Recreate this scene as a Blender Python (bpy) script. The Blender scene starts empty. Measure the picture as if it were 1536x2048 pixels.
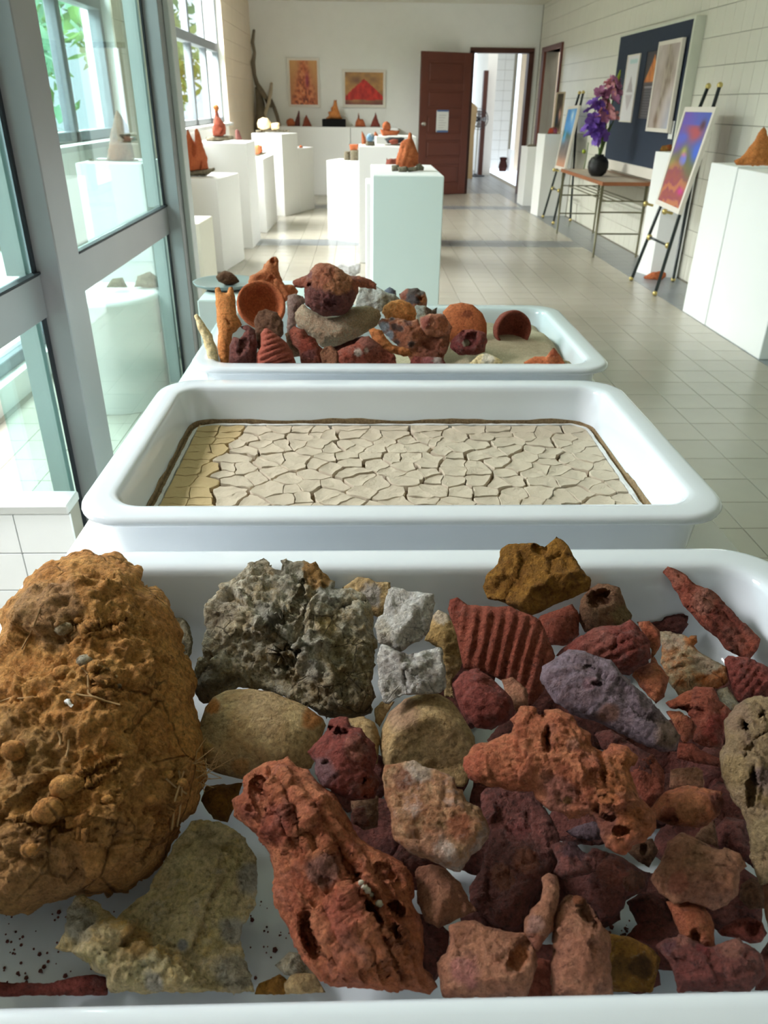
import bpy, math, random
import numpy as np
from mathutils import Vector, Matrix
from mathutils.geometry import delaunay_2d_cdt

C = bpy.context.scene.collection
SC = bpy.context.scene

# ------------------------------------------------------------------ camera
F = 1516.0                                   # focal length in pixels of the 1536 wide frame
CAM = np.array([0.0, 0.0, 1.31])
_dY = np.array([-48.0, 817.0, -1516.0]); _dY /= np.linalg.norm(_dY)
_dZ = np.array([35.0, 2816.0, 1516.0]); _dZ -= _dY * _dY.dot(_dZ); _dZ /= np.linalg.norm(_dZ)
_dX = np.cross(_dY, _dZ)
RW = np.array([_dX, _dY, _dZ])               # rows: world axes seen from the camera; world = RW @ cam
cd = bpy.data.cameras.new('camera'); cam = bpy.data.objects.new('camera', cd); C.objects.link(cam)
cam.matrix_world = Matrix([[*RW[0], CAM[0]], [*RW[1], CAM[1]], [*RW[2], CAM[2]], [0, 0, 0, 1]])
cd.sensor_fit = 'HORIZONTAL'; cd.sensor_width = 36.0; cd.lens = 36.0 * F / 1536.0
cd.clip_start = 0.02; cd.clip_end = 200
cd.dof.use_dof = True; cd.dof.focus_distance = 0.95; cd.dof.aperture_fstop = 15.0
SC.camera = cam

# ------------------------------------------------------------------ world, lights, exposure
SC.view_settings.view_transform = 'Standard'; SC.view_settings.look = 'None'
SC.view_settings.gamma = 1.0; SC.view_settings.use_curve_mapping = False
SC.view_settings.exposure = 0.28
SC.cycles.max_bounces = 10; SC.cycles.diffuse_bounces = 5; SC.cycles.glossy_bounces = 4
SC.cycles.transparent_max_bounces = 12
SC.cycles.sample_clamp_indirect = 6.0
w = bpy.data.worlds.new('daylight'); SC.world = w; w.use_nodes = True
bg = w.node_tree.nodes['Background']; bg.inputs[0].default_value = (0.80, 0.90, 1.0, 1); bg.inputs[1].default_value = 2.0

def area_light(name, loc, rot, sx, sy, power, col):
    d = bpy.data.lights.new(name, 'AREA'); d.shape = 'RECTANGLE'; d.size = sx; d.size_y = sy
    d.energy = power; d.color = col
    o = bpy.data.objects.new(name, d); C.objects.link(o); o.location = loc; o.rotation_euler = rot
    return o
# daylight coming down from the sky outside the window openings of the left wall
RS = (0, math.radians(-50), 0)
area_light('daylight_far_window', (-2.95, 9.2, 3.35), RS, 1.6, 3.4, 1450, (1.0, 0.97, 0.95))
area_light('daylight_mid_window', (-2.95, 5.2, 3.35), RS, 1.6, 1.8, 540, (0.98, 0.97, 1.0))
area_light('daylight_near_window', (-2.95, 1.6, 3.2), RS, 1.8, 1.4, 330, (1.0, 0.94, 0.96))  # added lamp, placed to light the trays through window_1's unseen stretch

# ------------------------------------------------------------------ helpers: pixels to places
def ray(px, py):
    c = np.array([px - 768.0, -(py - 1024.0), -F])
    d = RW @ c
    return d / F                              # scaled so that camera depth is 1
def on_z(px, py, Z): d = ray(px, py); return CAM + d * ((Z - CAM[2]) / d[2])
def on_x(px, py, X): d = ray(px, py); return CAM + d * ((X - CAM[0]) / d[0])
def on_y(px, py, Y): d = ray(px, py); return CAM + d * ((Y - CAM[1]) / d[1])
def on_plane(px, py, p, n): d = ray(px, py); return CAM + d * (np.dot(np.array(p) - CAM, n) / np.dot(d, n))
def to_px(P):
    c = RW.T @ (np.array(P) - CAM); z = -c[2]
    return 768 + F * c[0] / z, 1024 - F * c[1] / z

# ------------------------------------------------------------------ helpers: objects
WL = {}                                       # world place of each object's origin
def tag(o, label=None, cat=None, group=None, kind=None):
    if label: o['label'] = label
    if cat: o['category'] = cat
    if group: o['group'] = group
    if kind: o['kind'] = kind
    return o
def thing(name, loc, label, cat, group=None):
    o = bpy.data.objects.new(name, None); C.objects.link(o); o.empty_display_size = 0.05
    o.location = [float(v) for v in loc]; WL[o] = np.array(loc, float)
    return tag(o, label, cat, group)
def mesh_obj(name, V, Fc, mat, parent=None, loc=None, smooth=False, attr=None):
    V = np.asarray(V, float)
    if parent is not None: base = WL[parent]
    elif loc is not None: base = np.array(loc, float)
    else:
        base = np.array([(V[:, 0].min() + V[:, 0].max()) / 2, (V[:, 1].min() + V[:, 1].max()) / 2, V[:, 2].min()])
    me = bpy.data.meshes.new(name); L = V - base
    me.from_pydata(L.tolist(), [], [list(map(int, f)) for f in Fc]); me.update()
    if smooth: me.shade_smooth()
    if mat is not None: me.materials.append(mat)
    o = bpy.data.objects.new(name, me); C.objects.link(o); WL[o] = base
    if parent is not None: o.parent = parent
    else: o.location = base.tolist()
    if attr is not None:
        for k, col in attr.items():
            a = me.color_attributes.new(k, 'FLOAT_COLOR', 'POINT')
            a.data.foreach_set('color', np.asarray(col, np.float32).ravel())
    return o
class MB:
    """collects shapes for one mesh"""
    def __init__(s): s.V = []; s.F = []
    def add(s, V, Fc):
        n = len(s.V); s.V += [tuple(map(float, v)) for v in V]; s.F += [tuple(int(i) + n for i in f) for f in Fc]; return s
    def box(s, x0, x1, y0, y1, z0, z1, bev=0.0, M=None):
        if bev > 0:
            b = bev; V = []
            for sx, x in ((1, x0), (-1, x1)):
                for sy, y in ((1, y0), (-1, y1)):
                    for sz, z in ((1, z0), (-1, z1)):
                        V += [(x, y + sy * b, z + sz * b), (x + sx * b, y, z + sz * b), (x + sx * b, y + sy * b, z)]
            idx = lambda i, j, k, a: ((i * 2 + j) * 2 + k) * 3 + a
            Fs = []
            for i in (0, 1): Fs.append([idx(i, 0, 0, 0), idx(i, 0, 1, 0), idx(i, 1, 1, 0), idx(i, 1, 0, 0)][::1 if i == 0 else -1])
            for j in (0, 1): Fs.append([idx(0, j, 0, 1), idx(1, j, 0, 1), idx(1, j, 1, 1), idx(0, j, 1, 1)][::1 if j == 0 else -1])
            for k in (0, 1): Fs.append([idx(0, 0, k, 2), idx(0, 1, k, 2), idx(1, 1, k, 2), idx(1, 0, k, 2)][::1 if k == 0 else -1])
            for i in (0, 1):
                for j in (0, 1): Fs.append([idx(i, j, 0, 0), idx(i, j, 0, 1), idx(i, j, 1, 1), idx(i, j, 1, 0)][::1 if (i ^ j) else -1])
                for k in (0, 1): Fs.append([idx(i, 0, k, 0), idx(i, 0, k, 2), idx(i, 1, k, 2), idx(i, 1, k, 0)][::-1 if (i ^ k) else 1])
            for j in (0, 1):
                for k in (0, 1): Fs.append([idx(0, j, k, 1), idx(0, j, k, 2), idx(1, j, k, 2), idx(1, j, k, 1)][::1 if (j ^ k) else -1])
            for i in (0, 1):
                for j in (0, 1):
                    for k in (0, 1): Fs.append([idx(i, j, k, 0), idx(i, j, k, 1), idx(i, j, k, 2)][::1 if (i ^ j ^ k) else -1])
        else:
            V = [(x, y, z) for x in (x0, x1) for y in (y0, y1) for z in (z0, z1)]
            Fs = [(0, 1, 3, 2), (4, 6, 7, 5), (0, 4, 5, 1), (2, 3, 7, 6), (0, 2, 6, 4), (1, 5, 7, 3)]
        if M is not None: V = [tuple(M @ Vector(v)) for v in V]
        return s.add(V, Fs)
    def tube(s, pts, r, n=8, cap=True):
        pts = [np.array(p, float) for p in pts]; m = len(pts)
        rs = r if isinstance(r, (list, tuple, np.ndarray)) else [r] * m
        V = []; up = None
        for i, p in enumerate(pts):
            t = pts[min(i + 1, m - 1)] - pts[max(i - 1, 0)]; t /= np.linalg.norm(t) + 1e-9
            if up is None or abs(np.dot(up, t)) > .95: up = np.array([0, 0, 1.0]) if abs(t[2]) < .9 else np.array([1.0, 0, 0])
            a = np.cross(t, up); a /= np.linalg.norm(a); b = np.cross(t, a); up = -b if np.dot(-b, up) > 0 else b
            for k in range(n):
                an = 2 * math.pi * k / n; V.append(p + rs[i] * (a * math.cos(an) + b * math.sin(an)))
        Fs = [(i * n + k, i * n + (k + 1) % n, (i + 1) * n + (k + 1) % n, (i + 1) * n + k) for i in range(m - 1) for k in range(n)]
        if cap: Fs += [tuple(range(n)), tuple((m - 1) * n + k for k in range(n))[::-1]]
        return s.add(V, Fs)
    def lathe(s, prof, c, n=20, M=None, sq=1.0):
        V = []; m = len(prof)
        for r, z in prof:
            for k in range(n):
                a = 2 * math.pi * k / n; v = Vector((r * math.cos(a), r * sq * math.sin(a), z))
                if M is not None: v = M @ v
                V.append((v.x + c[0], v.y + c[1], v.z + c[2]))
        Fs = [(i * n + k, i * n + (k + 1) % n, (i + 1) * n + (k + 1) % n, (i + 1) * n + k) for i in range(m - 1) for k in range(n)]
        if prof[0][0] > 1e-5: Fs.append(tuple(range(n))[::-1])
        if prof[-1][0] > 1e-5: Fs.append(tuple((m - 1) * n + k for k in range(n)))
        return s.add(V, Fs)
    def ball(s, c, r, n=10):
        return s.lathe([(r * math.sin(math.pi * i / 6) + 1e-6 * (i in (0, 6)), -r * math.cos(math.pi * i / 6)) for i in range(7)], c, n)
    def obj(s, name, mat, parent=None, loc=None, smooth=False): return mesh_obj(name, s.V, s.F, mat, parent, loc, smooth)

def copy_tree(root, loc, label=None, group=None):
    r = root.copy(); C.objects.link(r); r.location = [float(v) for v in loc]; WL[r] = np.array(loc, float)
    if label: r['label'] = label
    if group: r['group'] = group
    for ch in list(root.children):
        c = ch.copy(); C.objects.link(c); c.parent = r; WL[c] = WL[r]
        for g in list(ch.children):
            d = g.copy(); C.objects.link(d); d.parent = c; WL[d] = WL[r]
    return r

# ------------------------------------------------------------------ helpers: noise in numpy
def _hash(ix, iy, iz, seed):
    h = (ix * 374761393 + iy * 668265263 + iz * 2147483647 + seed * 1274126177) & 0xffffffff
    h = ((h ^ (h >> 13)) * 1274126177) & 0xffffffff
    h = ((h ^ (h >> 16)) * 2246822519) & 0xffffffff
    return ((h ^ (h >> 15)) & 0xffffff) / float(0xffffff)
def vnoise(P, seed=0):
    P = np.asarray(P, float); I = np.floor(P).astype(np.int64); f = P - I; f = f * f * (3 - 2 * f); r = 0
    for dx in (0, 1):
        for dy in (0, 1):
            for dz in (0, 1):
                wgt = (f[:, 0] if dx else 1 - f[:, 0]) * (f[:, 1] if dy else 1 - f[:, 1]) * (f[:, 2] if dz else 1 - f[:, 2])
                r = r + wgt * _hash(I[:, 0] + dx, I[:, 1] + dy, I[:, 2] + dz, seed)
    return r * 2 - 1
def fbm(P, octs=4, seed=0, ridged=False):
    r = 0; a = 1.0; s = 0
    for o in range(octs):
        n = vnoise(P * 2 ** o + 17.3 * o, seed + o)
        r = r + a * ((1 - 2 * np.abs(n)) if ridged else n); s += a; a *= .5
    return r / s
def worley(P, seed=0):
    I = np.floor(P).astype(np.int64); f1 = np.full(len(P), 9.0); f2 = np.full(len(P), 9.0)
    for dx in (-1, 0, 1):
        for dy in (-1, 0, 1):
            for dz in (-1, 0, 1):
                c = I + np.array([dx, dy, dz])
                q = np.stack([c[:, k] + _hash(c[:, 0], c[:, 1], c[:, 2], seed + 11 * k) for k in range(3)], 1)
                d = np.sqrt(((q - P) ** 2).sum(1)); f2 = np.where(d < f1, f1, np.minimum(f2, d)); f1 = np.minimum(f1, d)
    return f1, f2
def chisel(P, seed=0):
    """broken faces: every cell tilts its own way"""
    I = np.floor(P).astype(np.int64); f1 = np.full(len(P), 9.0); r = np.zeros(len(P))
    for dx in (-1, 0, 1):
        for dy in (-1, 0, 1):
            for dz in (-1, 0, 1):
                c = I + np.array([dx, dy, dz]); H = lambda k: _hash(c[:, 0], c[:, 1], c[:, 2], seed + 13 * k)
                q = P - (c + np.stack([H(0), H(1), H(2)], 1)); d = (q ** 2).sum(1); n = np.stack([H(3), H(4), H(5)], 1) * 2 - 1
                v = (q * n).sum(1) + .25 * (H(6) - .5); k = d < f1; r = np.where(k, v, r); f1 = np.where(k, d, f1)
    return r

# ------------------------------------------------------------------ helpers: materials
def srgb(r, g, b):
    f = lambda v: (v / 255 / 12.92) if v / 255 <= .04045 else ((v / 255 + .055) / 1.055) ** 2.4
    return (f(r), f(g), f(b), 1.0)
class NT:
    def __init__(s, name):
        s.m = bpy.data.materials.new(name); s.m.use_nodes = True; s.t = s.m.node_tree; s.n = s.t.nodes; s.l = s.t.links
        s.p = s.n['Principled BSDF']; s.out = s.n['Material Output']; s.tc = s.n.new('ShaderNodeTexCoord').outputs['Object']
    def sock(s, node, k, v):
        if isinstance(v, bpy.types.NodeSocket): s.l.new(v, node.inputs[k])
        elif v is not None: node.inputs[k].default_value = v
    def noise(s, scale, det=4, rough=.55, dist=0, vec=None):
        n = s.n.new('ShaderNodeTexNoise'); s.l.new(vec or s.tc, n.inputs['Vector'])
        n.inputs['Scale'].default_value = scale; n.inputs['Detail'].default_value = det
        n.inputs['Roughness'].default_value = rough; n.inputs['Distortion'].default_value = dist
        return n.outputs[0]
    def voro(s, scale, feat='F1', vec=None):
        n = s.n.new('ShaderNodeTexVoronoi'); n.feature = feat; s.l.new(vec or s.tc, n.inputs['Vector']); n.inputs['Scale'].default_value = scale
        return n.outputs[0]
    def ramp(s, fac, stops):
        n = s.n.new('ShaderNodeValToRGB'); s.l.new(fac, n.inputs[0]); e = n.color_ramp.elements
        while len(e) < len(stops): e.new(.5)
        for i, (p, c) in enumerate(stops): e[i].position = p; e[i].color = c if len(c) == 4 else (*c, 1)
        return n.outputs[0]
    def mix(s, fac, a, b, mode='MIX'):
        n = s.n.new('ShaderNodeMix'); n.data_type = 'RGBA'; n.blend_type = mode
        s.sock(n, 0, fac); s.sock(n, 6, a); s.sock(n, 7, b); return n.outputs[2]
    def math(s, op, a, b=None):
        n = s.n.new('ShaderNodeMath'); n.operation = op; s.sock(n, 0, a); s.sock(n, 1, b); return n.outputs[0]
    def attr(s, name):
        n = s.n.new('ShaderNodeAttribute'); n.attribute_name = name; return n
    def bump(s, h, strength=.5, dist=.01):
        n = s.n.new('ShaderNodeBump'); s.l.new(h, n.inputs['Height']); n.inputs['Strength'].default_value = strength
        n.inputs['Distance'].default_value = dist; s.l.new(n.outputs[0], s.p.inputs['Normal'])
    def set(s, **k):
        for a, v in k.items(): s.sock(s.p, {'col': 'Base Color', 'rough': 'Roughness', 'metal': 'Metallic', 'spec': 'Specular IOR Level', 'coat': 'Coat Weight'}[a], v)
        return s.m
def plain(name, col, rough=.6, metal=0.0, var=.06, scale=6, spec=.5, bump=0.0, bscale=80):
    t = NT(name); c = tuple(col[:3]); d = tuple(max(0, v * (1 - var)) for v in c); l = tuple(min(1, v * (1 + var)) for v in c)
    t.set(col=t.ramp(t.noise(scale), [(.3, d), (.7, l)]), rough=rough, metal=metal, spec=spec)
    if bump: t.bump(t.noise(bscale), bump, .004)
    return t.m
def rockmat(name, cols, scale=14, bump=.9, crack=0.0, dust=None, dark=None, rough=.93, gloss=0.0, fine=120, tint=True):
    """cols: three colours spread by noise; dust: pale powder in patches; dark: dark specks; attribute 'tint' lays stains"""
    cols = [tuple(min(.9, v * 1.22) for v in c[:3]) + (1,) for c in cols]
    t = NT(name)
    n1 = t.noise(scale, 8, .68, .5); n2 = t.noise(scale * 4.5, 8, .72, .3); n3 = t.noise(fine * 1.7, 5, .7)
    c = t.ramp(n1, [(.30, cols[0]), (.48, cols[1]), (.66, cols[2])])
    c = t.mix(t.ramp(n2, [(.40, (0, 0, 0)), (.62, (1, 1, 1))]), c, t.ramp(n1, [(.35, cols[2]), (.6, cols[0])]))
    if tint: at = t.attr('tint'); c = t.mix(t.math('MULTIPLY', at.outputs['Alpha'], .85), c, at.outputs['Color'])
    if dust: c = t.mix(t.math('MULTIPLY', t.ramp(t.math('ADD', t.math('MULTIPLY', n2, .55), t.math('MULTIPLY', t.noise(scale * 1.7, 5), .45)), [(.50, (0, 0, 0)), (.66, (1, 1, 1))]), dust[1]), c, dust[0])
    if dark: c = t.mix(t.math('MULTIPLY', t.ramp(n3, [(.30, (1, 1, 1)), (.42, (0, 0, 0))]), dark[1]), c, dark[0])
    c = t.mix(.8, c, t.ramp(n3, [(.28, (.42, .42, .42)), (.70, (1.45, 1.45, 1.45))]), 'MULTIPLY')
    h = t.math('ADD', t.math('MULTIPLY', n2, .75), t.math('MULTIPLY', n3, .55))
    if crack:
        cr = t.ramp(t.voro(scale * 2.6, 'DISTANCE_TO_EDGE', None), [(0, (0, 0, 0)), (.035, (1, 1, 1))])
        msk = t.ramp(t.noise(scale * .9, 3), [(.48, (1, 1, 1)), (.56, (0, 0, 0))])
        cr = t.mix(msk, cr, (1, 1, 1, 1)); h = t.math('ADD', h, t.math('MULTIPLY', cr, crack)); c = t.mix(t.math('MULTIPLY', t.math('SUBTRACT', 1.0, cr), .6), c, tuple(v * .25 for v in cols[0][:3]) + (1,))
    t.set(col=c, rough=t.ramp(n2, [(.3, (rough - gloss,) * 3), (.7, (rough,) * 3)]), spec=.25 + gloss)
    t.bump(h, min(1, bump * 1.15), .017)
    return t.m

# ================================================================== MATERIALS OF THE ROOM
m_wall_white = plain('white_paint', srgb(244, 243, 239), .75, var=.015)
m_wall_tile = plain('cream_tile', srgb(226, 223, 210), .35, var=.03, scale=3)
m_pier_tile = plain('peach_tile', srgb(240, 222, 200), .4, var=.03, scale=3)
m_white_tile = plain('white_glazed_tile', srgb(236, 238, 238), .25, var=.02)
m_joint = plain('tile_joint', srgb(150, 146, 134), .9)
m_floor_joint = plain('floor_joint', srgb(150, 144, 133), .9)
m_floor = plain('beige_floor_tile', srgb(176, 170, 157), .26, var=.05, scale=2.2)
m_floor_dark = plain('grey_floor_tile', srgb(130, 134, 138), .3, var=.06, scale=2.2)
m_ceiling = plain('ceiling_paint', srgb(232, 230, 215), .9, var=.01)
m_plinth = plain('white_plinth_paint', srgb(243, 243, 242), .55, var=.012, scale=2)
m_plinth_cream = plain('cream_plinth_paint', srgb(225, 222, 205), .6, var=.02)
m_alu = plain('grey_aluminium', srgb(158, 156, 158), .38, .35, var=.03)
m_winframe = plain('grey_window_frame', srgb(122, 128, 134), .5, .1, var=.03)
m_alu_light = plain('pale_aluminium', srgb(200, 202, 200), .45, .15, var=.02)
m_gasket = plain('black_rubber', srgb(28, 32, 40), .6)
m_brown = plain('brown_painted_wood', srgb(98, 48, 34), .45, var=.08, scale=4)
m_brown_dark = plain('dark_brown_frame', srgb(78, 40, 30), .5, var=.08)
m_steel = plain('steel', srgb(190, 188, 182), .3, .9)
m_paper = plain('paper', srgb(232, 233, 230), .8, var=.02)
m_bluetape = plain('blue_tape', srgb(80, 110, 160), .6)
m_grass = plain('lawn', srgb(120, 150, 80), .9, var=.3, scale=2)
m_paving = plain('pale_paving', srgb(215, 215, 205), .8, var=.05, scale=1)

def glassmat(name, tint, refl=1.0):
    t = NT(name); n = t.n; l = t.l; n.remove(t.p)
    tr = n.new('ShaderNodeBsdfTransparent'); tr.inputs[0].default_value = tint
    gl = n.new('ShaderNodeBsdfGlossy'); gl.inputs['Roughness'].default_value = .01; gl.inputs[0].default_value = (1, 1, 1, 1)
    lw = n.new('ShaderNodeLayerWeight'); pw = t.math('POWER', lw.outputs['Facing'], 5.0); fr = t.math('ADD', t.math('MULTIPLY', pw, .93), .035)
    mx = n.new('ShaderNodeMixShader'); l.new(fr, mx.inputs[0]); l.new(tr.outputs[0], mx.inputs[1]); l.new(gl.outputs[0], mx.inputs[2])
    l.new(mx.outputs[0], t.out.inputs[0]); return t.m
m_glass_teal = glassmat('green_tinted_glass', (.78, .92, .90, 1))
m_glass = glassmat('clear_glass', (.95, .98, .97, 1))

# ================================================================== SETTING
XL, XR, YF, YB = -1.68, 2.78, 13.7, -2.2
ZC = float(on_y(760, 4, YF)[2])
def struct(o): o['kind'] = 'structure'; return o

# floor: joint slab with the single tiles laid on it
fl = struct(MB().box(-1.9, XR + .1, YB, 20.2, -.12, -.006).obj('floor', m_floor_joint, loc=(0, 0, 0)))
T = .2
ixs = [i for i in range(-9, 14)]; iys = [j for j in range(-15, 101)]
def is_dark(i, j):
    y0 = .1 + j * T
    return i >= 12 - 0 and y0 < 13.6 or (41 <= j <= 42) or (57 <= j <= 58) or y0 > 13.6
seen = []; rest = []
for j in iys:
    for i in ixs:
        x = -.05 + i * T + T / 2; y = .1 + j * T + T / 2
        if y > 13.6 and not (1.4 < x < 2.9): continue
        if x > XR: continue
        vis = False
        if y > 1.2:
            px, py = to_px((x, y, 0)); vis = -20 < px < 1556 and 0 < py < 1110 and not (-.5 < x < .66 and y < 3.1) and x > -1.0
        (seen if vis and y < 9.5 else rest).append((i, j, x, y))
seen.sort(key=lambda q: q[3] ** 2 + q[2] ** 2); rest += seen[300:]; seen = seen[:300]
tile_me = {}
for dk in (False, True):
    b = MB().box(-T / 2 + .0015, T / 2 - .0015, -T / 2 + .0015, T / 2 - .0015, -.012, 0, .001)
    me = bpy.data.meshes.new('tile'); me.from_pydata(b.V, [], b.F); me.materials.append(m_floor_dark if dk else m_floor); tile_me[dk] = me
for i, j, x, y in seen:
    o = bpy.data.objects.new('tile', tile_me[is_dark(i, j)]); C.objects.link(o); o.parent = fl
    o.location = (x, y, ((i * 7 + j * 13) % 5 - 2) * .00012)
for dk in (False, True):
    b = MB()
    for i, j, x, y in rest:
        if is_dark(i, j) == dk: b.box(x - T / 2 + .0015, x + T / 2 - .0015, y - T / 2 + .0015, y + T / 2 - .0015, -.012, 0)
    tag(b.obj('tile_field', m_floor_dark if dk else m_floor, fl), kind='stuff')

# ceiling
struct(MB().box(-1.95, XR + .2, YB, YF + .2, ZC, ZC + .15).obj('ceiling', m_ceiling))

struct(MB().box(-1.9, XR + .2, YB - .15, YB, 0, ZC).obj('wall_back', plain('brown_panelling', srgb(176, 168, 160), .7, var=.05)))  # unseen wall behind the camera, added to cut light; tone set for bounce
# right wall: cream tiles 0.17 x 0.20 on a joint bed, with the side doorway left open
yd0, yd1, zd = 12.1, 13.15, float(on_y(1100, 98, 12.5)[2])
wr = MB().box(XR + .008, XR + .2, YB, yd0, 0, ZC).box(XR + .008, XR + .2, yd1, YF + .2, 0, ZC).box(XR + .008, XR + .2, yd0, yd1, zd, ZC).obj('wall_right', m_joint, loc=(XR, 0, 0)); struct(wr)
tw, th = .17, .2; near = []; far = []
nrow = int(ZC / th) + 1
for j in range(int((YB) / tw) - 1, int(YF / tw) + 1):
    for k in range(nrow):
        y0, y1, z0, z1 = j * tw, j * tw + tw, k * th, min(k * th + th, ZC)
        if y0 < YB or y1 > YF or z1 - z0 < .03: continue
        if y1 > yd0 and y0 < yd1 and z0 < zd:
            if z1 > zd + .03: far.append((y0, y1, zd, z1))
            continue
        px, py = to_px((XR, (y0 + y1) / 2, (z0 + z1) / 2))
        (near if y0 > 4.2 and -10 < py < 640 and px < 1545 else far).append((y0, y1, z0, z1))
near.sort(key=lambda q: q[0]); far += near[300:]; near = near[:300]
tb = MB().box(-.012, 0, .002, tw - .002, .0022, th - .0022, .0012)
tme = bpy.data.meshes.new('tile'); tme.from_pydata(tb.V, [], tb.F); tme.materials.append(m_wall_tile)
for y0, y1, z0, z1 in near:
    if z1 - z0 < th - .001: far.append((y0, y1, z0, z1)); continue
    o = bpy.data.objects.new('tile', tme); C.objects.link(o); o.parent = wr; o.location = (.012, y0, z0)
b = MB()
for y0, y1, z0, z1 in far: b.box(XR, XR + .012, y0 + .002, y1 - .002, z0 + .0022, z1 - .0022)
tag(b.obj('tile_field', m_wall_tile, wr), kind='stuff')

# far wall with the doorway
xo0, xo1 = float(on_y(939, 240, YF)[0]), float(on_y(1050, 240, YF)[0]); zo = float(on_y(995, 103, YF)[2])
struct(MB().box(-1.95, xo0, YF, YF + .15, 0, ZC).box(xo1, XR + .2, YF, YF + .15, 0, ZC).box(xo0, xo1, YF, YF + .15, zo, ZC).obj('wall_far', m_wall_white))
fr = MB().box(xo0 - .05, xo0 + .02, YF - .03, YF + .16, 0, zo).box(xo1 - .03, xo1 + .05, YF - .03, YF + .16, 0, zo).box(xo0 - .05, xo1 + .05, YF - .03, YF + .16, zo - .02, zo + .05).obj('trim_1', m_brown_dark); struct(fr)

# panelled door leaf swung open into the room
p0 = on_y(840, 240, 13.25); p1 = on_y(937, 240, 13.58)
dA = np.array([p0[0], 13.25]); dB = np.array([p1[0], 13.58]); dw = float(np.linalg.norm(dB - dA))
ang = math.atan2(dB[1] - dA[1], dB[0] - dA[0])
DM = Matrix.Translation((dA[0], dA[1], 0)) @ Matrix.Rotation(ang, 4, 'Z')
door = MB().box(0, dw, .012, .03, .01, zo - .03, M=DM)
st = .12 * dw / .86
for x0, x1 in ((0, st), (dw - st, dw)): door.box(x0, x1, 0, .042, .01, zo - .03, .003, M=DM)
zs = [.01] + [.2 + i * (zo - .33) / 5 for i in range(6)] + [zo - .03]
rails = [(.01, .16)] + [(.16 + (zo - .30) / 5 * i - .05, .16 + (zo - .30) / 5 * i + .05) for i in range(1, 5)] + [(zo - .15, zo - .03)]
for a, c in rails: door.box(st, dw - st, 0, .042, a, c, .003, M=DM)
door = door.obj('door_1', m_brown); struct(door)
for i in range(5):
    a, c = rails[i][1], rails[i + 1][0]
    MB().box(st + .03, dw - st - .03, .004, .02, a + .03, c - .03, .006, M=DM).obj('panel', m_brown, door)
kz = float(on_y(842, 248, 13.25)[2])
kb = MB(); kM = DM @ Matrix.Translation((.055, -.0, kz)) @ Matrix.Rotation(math.radians(90), 4, 'X')
kb.lathe([(.001, 0), (.028, 0), (.028, .006), (.01, .01), (.01, .03), (.022, .035), (.028, .05), (.02, .062), (.001, .065)], (0, 0, 0), 14, M=kM)
kb.obj('door_knob', m_steel, door, smooth=True)
# notice taped to the door
n0 = on_y(872, 242, 13.4); n1 = on_y(897, 242, 13.4); nz0, nz1 = float(on_y(884, 264, 13.4)[2]), float(on_y(884, 221, 13.4)[2])
nx0 = (n0[0] - dA[0]) / math.cos(ang); nx1 = (n1[0] - dA[0]) / math.cos(ang)
nt = thing('notice', tuple(DM @ Vector(((nx0 + nx1) / 2, -.004, nz0))), 'white paper notice held with blue tape on the brown door', 'notice')
MB().box(nx0, nx1, -.005, -.002, nz0, nz1, M=DM).obj('sheet', m_paper, nt); sheet = nt.children[0]
for za, zb in ((nz0 - .005, nz0 + .022), (nz1 - .016, nz1 + .008)): MB().box(nx0 + .01, nx1 - .002, -.007, -.005, za, zb, M=DM).obj('tape', m_bluetape, sheet)
for k in range(7): MB().box(nx0 + .04, nx1 - .04 - .02 * (k % 3), -.0056, -.0049, nz1 - .07 - k * .035, nz1 - .062 - k * .035, M=DM).obj('print_line', plain('faint_print', srgb(196, 196, 198), .8) if k == 0 else bpy.data.materials['faint_print'], sheet)

# side doorway in the right wall
fr3 = MB().box(XR - .03, XR + .2, yd0 - .06, yd0 + .0, 0, zd + .06).box(XR - .03, XR + .2, yd1, yd1 + .16, 0, zd + .06).box(XR - .03, XR + .2, yd0, yd1, zd, zd + .06).obj('trim_2', m_brown); struct(fr3)
struct(MB().box(XR + .9, XR + 1.0, 10.5, 14.6, 0, ZC).box(XR + .2, XR + .9, 14.3, 14.6, 0, ZC).box(XR + .2, XR + .9, 10.5, 10.6, 0, ZC).obj('wall_side_room', m_pier_tile)); struct(MB().box(XR + .2, XR + 1.0, 10.5, 14.6, ZC, ZC + .1).obj('ceiling_side_room', m_ceiling))
d3 = MB().box(XR + .16, XR + .2, yd0, yd1, .85, .9).box(XR + .17, XR + .2, yd0 + .02, yd0 + .035, 0, zd).obj('door_3', m_gasket); struct(d3)

# passage behind the far doorway
YP = 19.4
pl = MB().box(.8, 1.05, YF + .15, 15.9, 0, ZC).box(.8, 1.05, 17.2, YP, 0, ZC).box(.8, 1.05, 15.9, 17.2, 2.05, ZC)
struct(pl.obj('wall_passage_left', m_wall_white))
xa, xb_ = float(on_y(985, 240, YP)[0]), float(on_y(1026, 240, YP)[0])
wp = MB().box(xa, xb_, YP, YP + .2, 0, ZC).obj('wall_passage_end', m_joint); struct(wp)
b = MB()
for i in range(int((xb_ - xa) / .2) + 1):
    for k in range(int(ZC / .2)):
        x0 = xa + i * .2
        if x0 + .2 <= xb_ + .05: b.box(x0 + .002, min(x0 + .198, xb_), YP - .012, YP + .001, k * .2 + .002, k * .2 + .198)
tag(b.obj('tile_field', m_white_tile, wp), kind='stuff')
xc = float(on_y(970, 240, 17.3)[0])
struct(MB().box(float(on_y(969, 240, 17.6)[0]), float(on_y(987, 240, 17.6)[0]), 17.6, YP, 0, ZC).obj('wall_passage_pier', m_wall_white))
struct(MB().box(xb_, 3.6, YP - .6, YP - .4, 0, ZC).obj('wall_passage_right', m_pier_tile))
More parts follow.
